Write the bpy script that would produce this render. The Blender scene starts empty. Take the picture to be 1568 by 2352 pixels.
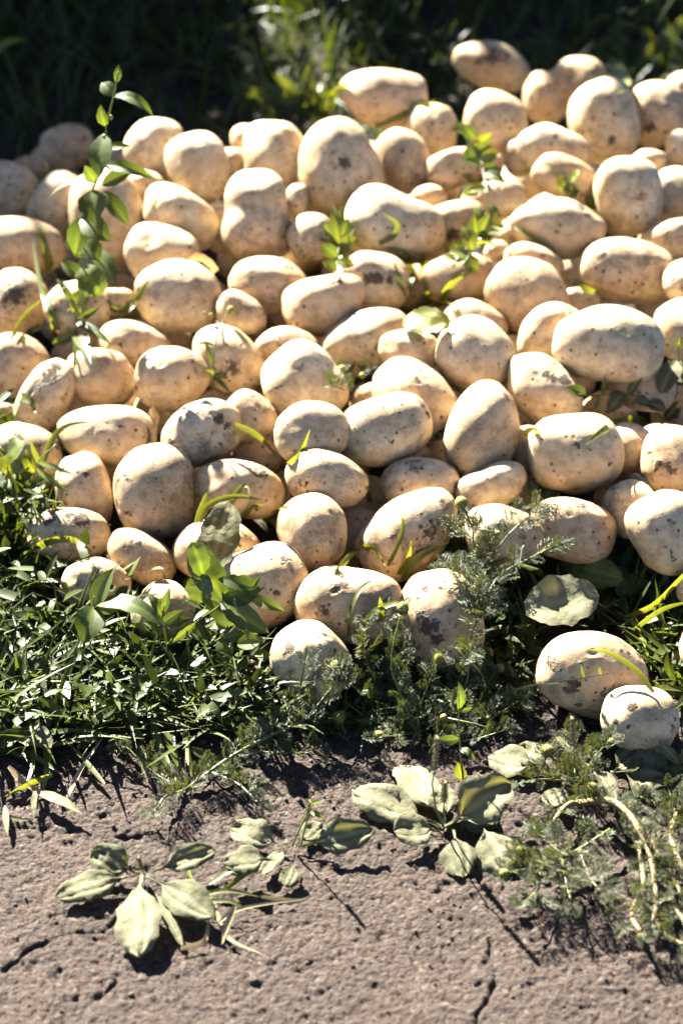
import bpy, math, random
import numpy as np
from mathutils import Vector, Matrix

random.seed(7)
rng = np.random.default_rng(7)
sc = bpy.context.scene
col = sc.collection

# ------------------------------------------------------------------ camera
PITCH = math.radians(35.0)
DIST = 2.30
LENS = 85.0
Z0 = 0.10
CAM = np.array([0.0, -DIST * math.cos(PITCH), Z0 + DIST * math.sin(PITCH)])
FW = np.array([0.0, math.cos(PITCH), -math.sin(PITCH)])
RT = np.array([1.0, 0.0, 0.0])
UP = np.array([0.0, math.sin(PITCH), math.cos(PITCH)])
FPX = LENS / 24.0 * 1568.0
cam_data = bpy.data.cameras.new('camera')
cam_data.lens = LENS
cam_data.sensor_width = 36.0
cam_data.sensor_fit = 'AUTO'
cam_data.clip_start = 0.05
cam_data.clip_end = 500.0
cam_data.dof.use_dof = True
cam_data.dof.focus_distance = 2.17
cam_data.dof.aperture_fstop = 4.2
cam = bpy.data.objects.new('camera', cam_data)
col.objects.link(cam)
cam.location = CAM
cam.rotation_euler = (math.pi / 2 - PITCH, 0, 0)
sc.camera = cam

# ------------------------------------------------------------------ light
SUN_EL = math.radians(37)
SUN_AZ = math.radians(30)            # behind the heap, swung to the left
SUN = np.array([-math.sin(SUN_AZ) * math.cos(SUN_EL), math.cos(SUN_AZ) * math.cos(SUN_EL), math.sin(SUN_EL)])
world = bpy.data.worlds.new('World')
sc.world = world
world.use_nodes = True
wn = world.node_tree.nodes
wl = world.node_tree.links
bg = wn['Background']
sky = wn.new('ShaderNodeTexSky')
sky.sky_type = 'NISHITA'
sky.sun_disc = False
sky.sun_elevation = SUN_EL
sky.sun_rotation = -SUN_AZ
sky.air_density = 0.3
sky.dust_density = 0.2
wl.new(sky.outputs[0], bg.inputs[0])
bg.inputs[1].default_value = 0.05
sun_data = bpy.data.lights.new('sun', 'SUN')
sun_data.energy = 5.0
sun_data.angle = math.radians(0.5)
sun_data.color = (1.0, 0.96, 0.88)
sun = bpy.data.objects.new('sun', sun_data)
col.objects.link(sun)
sun.location = (-1, 3, 5)
sun.rotation_euler = Vector(SUN).to_track_quat('Z', 'Y').to_euler()
sc.view_settings.view_transform = 'Standard'
sc.view_settings.look = 'None'
sc.view_settings.exposure = 3.68
sc.view_settings.gamma = 1.0
sc.cycles.use_denoising = True
sc.cycles.use_adaptive_sampling = True
sc.cycles.adaptive_threshold = 0.02
sc.cycles.max_bounces = 6
sc.cycles.diffuse_bounces = 2
sc.cycles.transparent_max_bounces = 8

# ------------------------------------------------------------------ helpers
def ray(x, y):
    """direction through a point of the 1568 x 2352 layout grid (not normalised: 1 unit of depth)"""
    return FW + RT * ((x - 784.0) / FPX) + UP * ((1176.0 - y) / FPX)

def on_z(x, y, z=0.0):
    d = ray(x, y)
    return CAM + d * ((z - CAM[2]) / d[2])

def on_y(x, y, Y):
    d = ray(x, y)
    return CAM + d * ((Y - CAM[1]) / d[1])

def mesh_from(name, V, F, mat=None, smooth=True, attrs=None):
    me = bpy.data.meshes.new(name)
    V = np.asarray(V, dtype=np.float64)
    if isinstance(F, np.ndarray) and F.ndim == 2:
        nf, k = F.shape
        me.vertices.add(len(V)); me.vertices.foreach_set('co', V.ravel())
        me.loops.add(nf * k); me.loops.foreach_set('vertex_index', F.ravel().astype(np.int32))
        me.polygons.add(nf)
        me.polygons.foreach_set('loop_start', np.arange(0, nf * k, k, dtype=np.int32))
        me.update(calc_edges=True)
    else:
        me.from_pydata([tuple(v) for v in V], [], [tuple(f) for f in F])
    if smooth:
        me.polygons.foreach_set('use_smooth', [True] * len(me.polygons))
    if attrs:
        for k, a in attrs.items():
            at = me.attributes.new(k, 'FLOAT', 'POINT')
            at.data.foreach_set('value', np.asarray(a, dtype=np.float32))
    if mat:
        me.materials.append(mat)
    me.validate()
    me.update()
    return me

def link(name, data, parent=None, loc=None):
    o = bpy.data.objects.new(name, data)
    col.objects.link(o)
    if parent is not None:
        o.parent = parent
    if loc is not None:
        o.location = Vector([float(c) for c in loc])
    return o

def tag(o, label, cat, group=None, kind=None):
    o['label'] = label
    o['category'] = cat
    if group: o['group'] = group
    if kind: o['kind'] = kind
    return o

def struct(o):
    o['kind'] = 'structure'
    return o

# lattice value noise, numpy
_perm = rng.random((64, 64, 64))
def vnoise3(p):
    p = np.asarray(p)
    i = np.floor(p).astype(int); f = p - i
    f = f * f * (3 - 2 * f)
    r = 0
    for dx in (0, 1):
        for dy in (0, 1):
            for dz in (0, 1):
                w = (f[..., 0] if dx else 1 - f[..., 0]) * (f[..., 1] if dy else 1 - f[..., 1]) * (f[..., 2] if dz else 1 - f[..., 2])
                r = r + w * _perm[(i[..., 0] + dx) % 64, (i[..., 1] + dy) % 64, (i[..., 2] + dz) % 64]
    return r * 2 - 1
_perm2 = rng.random((256, 256))
def vnoise2(x, y):
    xi = np.floor(x).astype(int); yi = np.floor(y).astype(int)
    fx = x - xi; fy = y - yi
    fx = fx * fx * (3 - 2 * fx); fy = fy * fy * (3 - 2 * fy)
    g = lambda a, b: _perm2[a % 256, b % 256]
    return ((g(xi, yi) * (1 - fx) + g(xi + 1, yi) * fx) * (1 - fy) + (g(xi, yi + 1) * (1 - fx) + g(xi + 1, yi + 1) * fx) * fy) * 2 - 1

# ------------------------------------------------------------------ materials
def new_mat(name):
    m = bpy.data.materials.new(name)
    m.use_nodes = True
    nt = m.node_tree
    return m, nt, nt.nodes['Principled BSDF']

def N(nt, t, **kw):
    n = nt.nodes.new(t)
    for k, v in kw.items():
        if k.startswith('i_'):
            key = k[2:]
            n.inputs[int(key) if key.isdigit() else key.replace('_', ' ')].default_value = v
        else:
            setattr(n, k, v)
    return n

def ramp(nt, src, stops):
    r = nt.nodes.new('ShaderNodeValToRGB')
    els = r.color_ramp.elements
    while len(els) < len(stops): els.new(0.5)
    for e, (p, c) in zip(els, stops):
        e.position = p
        e.color = c if len(c) == 4 else (*c, 1)
    nt.links.new(src, r.inputs[0])
    return r.outputs[0]

def mixc(nt, fac, a, b, blend='MIX'):
    n = nt.nodes.new('ShaderNodeMix')
    n.data_type = 'RGBA'
    n.blend_type = blend
    for s, v in ((n.inputs[0], fac), (n.inputs[6], a), (n.inputs[7], b)):
        if hasattr(v, 'is_linked') or hasattr(v, 'links'):
            nt.links.new(v, s)
        elif isinstance(v, (int, float)):
            s.default_value = v
        else:
            s.default_value = (*v, 1) if len(v) == 3 else v
    return n.outputs[2]

def mth(nt, op, a, b=None, clamp=False):
    n = nt.nodes.new('ShaderNodeMath')
    n.operation = op
    n.use_clamp = clamp
    for s, v in ((n.inputs[0], a), (n.inputs[1], b)):
        if v is None: continue
        if isinstance(v, (int, float)): s.default_value = v
        else: nt.links.new(v, s)
    return n.outputs[0]

def potato_material():
    m, nt, bs = new_mat('potato_skin')
    L = nt.links.new
    tc = N(nt, 'ShaderNodeTexCoord')
    oi = N(nt, 'ShaderNodeObjectInfo')
    off = N(nt, 'ShaderNodeVectorMath', operation='ADD')
    sc3 = N(nt, 'ShaderNodeVectorMath', operation='SCALE')
    cmb = N(nt, 'ShaderNodeCombineXYZ')
    L(oi.outputs['Random'], cmb.inputs[0]); L(oi.outputs['Random'], cmb.inputs[2])
    L(cmb.outputs[0], sc3.inputs[0]); sc3.inputs['Scale'].default_value = 37.0
    L(tc.outputs['Object'], off.inputs[0]); L(sc3.outputs[0], off.inputs[1])
    P = off.outputs[0]
    def noise(scale, detail=3, rough=0.55):
        n = N(nt, 'ShaderNodeTexNoise'); n.inputs['Scale'].default_value = scale
        n.inputs['Detail'].default_value = detail; n.inputs['Roughness'].default_value = rough
        L(P, n.inputs['Vector']); return n.outputs[0]
    big = noise(22, 2)
    mid = noise(95, 3, 0.65)
    fine = noise(420, 2, 0.6)
    base = ramp(nt, big, [(0.30, (0.37, 0.263, 0.138)), (0.55, (0.44, 0.335, 0.195)), (0.75, (0.48, 0.385, 0.245))])
    base = mixc(nt, mth(nt, 'MULTIPLY', mth(nt, 'POWER', oi.outputs['Random'], 1.6), 0.6), base, (0.35, 0.215, 0.10))
    # scurfy netting of the skin
    sk = ramp(nt, mid, [(0.42, (0, 0, 0)), (0.66, (1, 1, 1))])
    base = mixc(nt, mth(nt, 'MULTIPLY', sk, 0.5), base, (0.15, 0.080, 0.034))
    # lenticels: small dark corky dots, dropped in most cells
    vo = N(nt, 'ShaderNodeTexVoronoi'); vo.inputs['Scale'].default_value = 118
    L(P, vo.inputs['Vector'])
    keep = N(nt, 'ShaderNodeSeparateColor'); L(vo.outputs['Color'], keep.inputs[0])
    kk = ramp(nt, keep.outputs[0], [(0.36, (0, 0, 0)), (0.42, (1, 1, 1))])
    szn = mth(nt, 'ADD', mth(nt, 'MULTIPLY', keep.outputs[1], 0.20), 0.09)
    dd = mth(nt, 'SUBTRACT', szn, mth(nt, 'ADD', vo.outputs['Distance'], mth(nt, 'MULTIPLY', mth(nt, 'SUBTRACT', fine, 0.5), 0.22)))
    dot = mth(nt, 'MULTIPLY', mth(nt, 'MULTIPLY', dd, 14.0, True), kk, True)
    base = mixc(nt, mth(nt, 'MULTIPLY', dot, 0.85), base, (0.028, 0.016, 0.008))
    # soil stuck to the skin: patches carried by the mesh, broken up by noise
    at = N(nt, 'ShaderNodeAttribute', attribute_name='dirt')
    d0 = mth(nt, 'ADD', at.outputs['Fac'], mth(nt, 'MULTIPLY', mth(nt, 'SUBTRACT', noise(170, 3, 0.7), 0.5), 1.6))
    film_n = noise(34, 3, 0.7)
    film = ramp(nt, mth(nt, 'ADD', mth(nt, 'MULTIPLY', film_n, 0.7), mth(nt, 'MULTIPLY', fine, 0.3)), [(0.49, (0, 0, 0)), (0.64, (1, 1, 1))])
    amt = mth(nt, 'ADD', mth(nt, 'MULTIPLY', mth(nt, 'FRACT', mth(nt, 'MULTIPLY', oi.outputs['Random'], 7.31)), 0.6), 0.25)
    base = mixc(nt, mth(nt, 'MULTIPLY', film, amt), base, (0.075, 0.048, 0.028))
    dirt = ramp(nt, d0, [(0.42, (0, 0, 0)), (0.62, (1, 1, 1))])
    dcol = ramp(nt, fine, [(0.3, (0.010, 0.007, 0.005)), (0.7, (0.052, 0.037, 0.026))])
    base = mixc(nt, mth(nt, 'MULTIPLY', dirt, 0.88), base, dcol)
    ey = N(nt, 'ShaderNodeAttribute', attribute_name='eye')
    base = mixc(nt, mth(nt, 'MULTIPLY', ey.outputs['Fac'], 0.55, True), base, (0.09, 0.048, 0.022))
    L(base, bs.inputs['Base Color'])
    rg = mth(nt, 'ADD', mth(nt, 'MULTIPLY', dirt, 0.35), 0.58, True)
    L(rg, bs.inputs['Roughness'])
    bs.inputs['Specular IOR Level'].default_value = 0.28
    bs.inputs['Subsurface Weight'].default_value = 0.0
    bs.inputs['Subsurface Radius'].default_value = (1.0, 0.45, 0.15)
    bs.inputs['Subsurface Scale'].default_value = 0.008
    h = mth(nt, 'ADD', mth(nt, 'MULTIPLY', fine, 0.35), mth(nt, 'MULTIPLY', mid, 0.5))
    h = mth(nt, 'ADD', h, mth(nt, 'MULTIPLY', dirt, 1.3))
    h = mth(nt, 'ADD', h, mth(nt, 'MULTIPLY', mth(nt, 'MULTIPLY', dirt, fine), 1.5))
    h = mth(nt, 'ADD', h, mth(nt, 'MULTIPLY', dot, 0.25))
    bp = N(nt, 'ShaderNodeBump'); bp.inputs['Strength'].default_value = 0.75; bp.inputs['Distance'].default_value = 0.0007
    L(h, bp.inputs['Height']); L(bp.outputs[0], bs.inputs['Normal'])
    return m

def leaf_material(name, c0, c1, trans, rough=0.42, spec=0.5, scale=180, spots=0.0, tcol=None, bump=0.5):
    """leaf: mottled green, glossy cuticle, light passing through"""
    m, nt, bs = new_mat(name)
    L = nt.links.new
    tc = N(nt, 'ShaderNodeTexCoord')
    oi = N(nt, 'ShaderNodeObjectInfo')
    n1 = N(nt, 'ShaderNodeTexNoise'); n1.inputs['Scale'].default_value = scale; n1.inputs['Detail'].default_value = 4
    L(tc.outputs['Object'], n1.inputs['Vector'])
    at = N(nt, 'ShaderNodeAttribute', attribute_name='tint')
    f = mth(nt, 'ADD', mth(nt, 'MULTIPLY', n1.outputs[0], 0.5), mth(nt, 'MULTIPLY', at.outputs['Fac'], 0.55))
    f = mth(nt, 'ADD', f, mth(nt, 'MULTIPLY', mth(nt, 'SUBTRACT', oi.outputs['Random'], 0.5), 0.35), True)
    c = mixc(nt, f, c0, c1)
    vn = N(nt, 'ShaderNodeAttribute', attribute_name='vein')
    c = mixc(nt, mth(nt, 'MULTIPLY', vn.outputs['Fac'], 0.5), c, tuple(min(1, v * 1.9) for v in c1))
    if spots:
        n2 = N(nt, 'ShaderNodeTexNoise'); n2.inputs['Scale'].default_value = 260; n2.inputs['Detail'].default_value = 3
        L(tc.outputs['Object'], n2.inputs['Vector'])
        s = ramp(nt, n2.outputs[0], [(0.66, (0, 0, 0)), (0.72, (1, 1, 1))])
        c = mixc(nt, mth(nt, 'MULTIPLY', s, spots), c, (0.16, 0.11, 0.04))
    L(c, bs.inputs['Base Color'])
    bs.inputs['Roughness'].default_value = rough
    bs.inputs['Specular IOR Level'].default_value = spec
    bp = N(nt, 'ShaderNodeBump'); bp.inputs['Strength'].default_value = bump; bp.inputs['Distance'].default_value = 0.0005 if bump < 0.6 else 0.0012
    L(n1.outputs[0], bp.inputs['Height']); L(bp.outputs[0], bs.inputs['Normal'])
    tr = N(nt, 'ShaderNodeBsdfTranslucent')
    t2 = mixc(nt, 1.0, c, tcol or (1.9, 1.75, 0.6), 'MULTIPLY')
    L(t2, tr.inputs['Color'])
    mx = N(nt, 'ShaderNodeMixShader'); mx.inputs[0].default_value = trans
    L(bs.outputs[0], mx.inputs[1]); L(tr.outputs[0], mx.inputs[2])
    L(mx.outputs[0], nt.nodes['Material Output'].inputs['Surface'])
    return m

def plain_material(name, c0, c1, rough=0.7, scale=120, bump=0.5, spec=0.3):
    m, nt, bs = new_mat(name)
    L = nt.links.new
    tc = N(nt, 'ShaderNodeTexCoord')
    n1 = N(nt, 'ShaderNodeTexNoise'); n1.inputs['Scale'].default_value = scale; n1.inputs['Detail'].default_value = 5
    L(tc.outputs['Object'], n1.inputs['Vector'])
    L(mixc(nt, ramp(nt, n1.outputs[0], [(0.3, (0, 0, 0)), (0.7, (1, 1, 1))]), c0, c1), bs.inputs['Base Color'])
    bs.inputs['Roughness'].default_value = rough
    bs.inputs['Specular IOR Level'].default_value = spec
    bp = N(nt, 'ShaderNodeBump'); bp.inputs['Strength'].default_value = bump; bp.inputs['Distance'].default_value = 0.0008
    L(n1.outputs[0], bp.inputs['Height']); L(bp.outputs[0], bs.inputs['Normal'])
    return m

def ground_material():
    m, nt, bs = new_mat('worn_asphalt_and_soil')
    L = nt.links.new
    tc = N(nt, 'ShaderNodeTexCoord')
    P = tc.outputs['Object']
    def noise(scale, detail=4, rough=0.6):
        n = N(nt, 'ShaderNodeTexNoise'); n.inputs['Scale'].default_value = scale
        n.inputs['Detail'].default_value = detail; n.inputs['Roughness'].default_value = rough
        L(P, n.inputs['Vector']); return n.outputs[0]
    grain = noise(420, 5, 0.75)
    patch = noise(14, 4, 0.6)
    c = ramp(nt, patch, [(0.3, (0.040, 0.0268, 0.0190)), (0.7, (0.064, 0.0445, 0.0325))])
    # aggregate chips of several greys
    vo = N(nt, 'ShaderNodeTexVoronoi'); vo.inputs['Scale'].default_value = 260
    L(P, vo.inputs['Vector'])
    chip = N(nt, 'ShaderNodeSeparateColor'); L(vo.outputs['Color'], chip.inputs[0])
    c = mixc(nt, 0.42, c, ramp(nt, chip.outputs[0], [(0.0, (0.018, 0.013, 0.010)), (0.6, (0.045, 0.0328, 0.0256)), (0.93, (0.074, 0.057, 0.045)), (1.0, (0.15, 0.125, 0.105))]))
    c = mixc(nt, mth(nt, 'MULTIPLY', ramp(nt, grain, [(0.38, (1, 1, 1)), (0.54, (0, 0, 0))]), 0.75), c, (0.012, 0.009, 0.007))
    at = N(nt, 'ShaderNodeAttribute', attribute_name='soil')
    sf = ramp(nt, mth(nt, 'ADD', at.outputs['Fac'], mth(nt, 'MULTIPLY', mth(nt, 'SUBTRACT', noise(40, 5), 0.5), 0.7)), [(0.42, (0, 0, 0)), (0.6, (1, 1, 1))])
    c = mixc(nt, sf, c, ramp(nt, grain, [(0.3, (0.012, 0.009, 0.006)), (0.7, (0.04, 0.029, 0.02))]))
    L(c, bs.inputs['Base Color'])
    bs.inputs['Roughness'].default_value = 0.85
    bs.inputs['Specular IOR Level'].default_value = 0.16
    bp = N(nt, 'ShaderNodeBump'); bp.inputs['Strength'].default_value = 1.0; bp.inputs['Distance'].default_value = 0.0026
    L(mth(nt, 'ADD', grain, mth(nt, 'MULTIPLY', vo.outputs['Distance'], -0.8)), bp.inputs['Height']); L(bp.outputs[0], bs.inputs['Normal'])
    return m

M = {}
M['potato'] = potato_material()
M['ground'] = ground_material()
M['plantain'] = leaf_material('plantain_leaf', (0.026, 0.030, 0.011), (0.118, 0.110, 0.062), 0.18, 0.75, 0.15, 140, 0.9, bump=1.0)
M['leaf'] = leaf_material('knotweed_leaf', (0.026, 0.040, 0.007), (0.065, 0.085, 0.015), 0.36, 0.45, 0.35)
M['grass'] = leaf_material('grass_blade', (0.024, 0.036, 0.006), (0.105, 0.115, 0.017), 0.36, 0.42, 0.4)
M['feather'] = leaf_material('feathery_leaf', (0.016, 0.025, 0.007), (0.062, 0.072, 0.020), 0.25, 0.42, 0.45)
M['stem'] = leaf_material('green_stem', (0.07, 0.085, 0.022), (0.14, 0.14, 0.045), 0.12, 0.45, 0.4)
M['dry'] = leaf_material('dry_stalk', (0.16, 0.115, 0.055), (0.27, 0.21, 0.11), 0.15, 0.7, 0.2, tcol=(1.1, 1.0, 0.8))
M['head'] = plain_material('flower_cone', (0.10, 0.095, 0.012), (0.22, 0.19, 0.03), 0.6, 500, 0.8)
M['spike'] = plain_material('seed_spike', (0.10, 0.09, 0.03), (0.24, 0.17, 0.07), 0.7, 500, 0.8)
M['petal'] = plain_material('pale_floret', (0.55, 0.52, 0.40), (0.75, 0.72, 0.60), 0.6, 200, 0.2)
M['shade_hedge'] = leaf_material('shade_hedge_leaf', (0.018, 0.034, 0.010), (0.04, 0.065, 0.02), 0.2, 0.5, 0.4, 20)
M['bark'] = plain_material('shade_hedge_bark', (0.06, 0.045, 0.03), (0.14, 0.11, 0.08), 0.9, 60, 0.9)
M['peel'] = leaf_material('torn_skin', (0.42, 0.28, 0.13), (0.60, 0.44, 0.24), 0.3, 0.6, 0.3, tcol=(1.2, 1.0, 0.7))
M['crumb'] = plain_material('soil_crumb', (0.025, 0.018, 0.013), (0.075, 0.056, 0.042), 0.9, 300, 0.6)
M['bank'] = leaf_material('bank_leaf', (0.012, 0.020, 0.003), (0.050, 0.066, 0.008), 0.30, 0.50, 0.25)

# ------------------------------------------------------------------ ground
def dense_axis(a, b, step, far, grow=1.35):
    core = list(np.arange(a, b, step))
    lo, hi = [], []
    s, x = step, a
    while x > -far:
        s = min(s * grow, 8.0); x -= s; lo.append(x)
    s, x = step, core[-1]
    while x < far:
        s = min(s * grow, 8.0); x += s; hi.append(x)
    return np.array(lo[::-1] + core + hi)

def ground_height(x, y):
    h = 0.0017 * vnoise2(x * 190, y * 190) + 0.0013 * vnoise2(x * 330 + 7, y * 330) + 0.0010 * vnoise2(x * 75, y * 75 + 3)
    pits = np.clip(vnoise2(x * 120 + 40, y * 120 + 11) - 0.42, 0, 1)
    h = h - 0.007 * pits - 0.004 * np.clip(np.abs(vnoise2(x * 110 + 4, y * 110 + 60)) - 0.55, 0, 1)
    h = h + 0.0022 * vnoise2(x * 9, y * 9)
    return h * 0.72

def crack_dist(x, y, pts):
    d = np.full(x.shape, 9.0)
    for (ax, ay), (bx, by) in zip(pts[:-1], pts[1:]):
        ux, uy = bx - ax, by - ay
        t = np.clip(((x - ax) * ux + (y - ay) * uy) / (ux * ux + uy * uy), 0, 1)
        d = np.minimum(d, np.hypot(x - ax - t * ux, y - ay - t * uy))
    return d

def build_ground():
    gx = dense_axis(-0.36, 0.36, 0.0016, 120)
    gy = dense_axis(-0.60, 0.02, 0.0016, 120)
    X, Y = np.meshgrid(gx, gy)
    wx = X + 0.004 * vnoise2(X * 60, Y * 60 + 9); wy = Y + 0.004 * vnoise2(X * 60 + 31, Y * 60)
    Z = ground_height(X, Y)
    cr = [[(0, 2235), (60, 2190), (150, 2150), (240, 2140), (275, 2095)],
          [(170, 2352), (235, 2290), (280, 2230), (320, 2215)],
          [(1155, 2030), (1120, 2075), (1108, 2130), (1128, 2190), (1135, 2260), (1105, 2330), (1100, 2352)],
          [(0, 1895), (90, 1905), (200, 1925), (320, 1915)],
          [(1350, 1660), (1270, 1690), (1150, 1720)],
          [(420, 2240), (470, 2255), (600, 2270)],
          [(1370, 2175), (1450, 2230), (1568, 2250)],
          [(600, 1740), (690, 1800), (720, 1870)]]
    for c, w, dp in zip(cr, (.0016, .0020, .0015, .0026, .003, .0010, .0012, .003), (.006, .007, .006, .006, .008, .003, .003, .008)):
        pts = [tuple(on_z(*p)[:2]) for p in c]
        d = crack_dist(wx, wy, pts)
        br = np.clip(0.5 + 0.9 * vnoise2(X * 40 + 5, Y * 40), 0.0, 1)
        Z -= dp * br * np.exp(-(d / w) ** 2)
    edge = -0.16 + 0.05 * vnoise2(X * 6, Y * 0 + 2) + 0.05 * (X < -0.1)
    soil = np.clip((Y - edge) / 0.10 + 0.5, 0, 1)
    far = np.clip(np.maximum(np.abs(X) - 1.0, np.abs(Y) - 1.2), 0, 1)
    Z = Z * (1 - far) + 0.004 * soil
    ny, nx = X.shape
    V = np.stack([X, Y, Z], -1).reshape(-1, 3)
    idx = np.arange(nx * ny).reshape(ny, nx)
    F = np.stack([idx[:-1, :-1], idx[:-1, 1:], idx[1:, 1:], idx[1:, :-1]], -1).reshape(-1, 4)
    me = mesh_from('ground', V, F, M['ground'], True, {'soil': soil.ravel()})
    o = struct(link('ground', me))
    o['label'] = 'rough grey asphalt with cracks, turning to dark soil under the heap'
    return o
build_ground()

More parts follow.
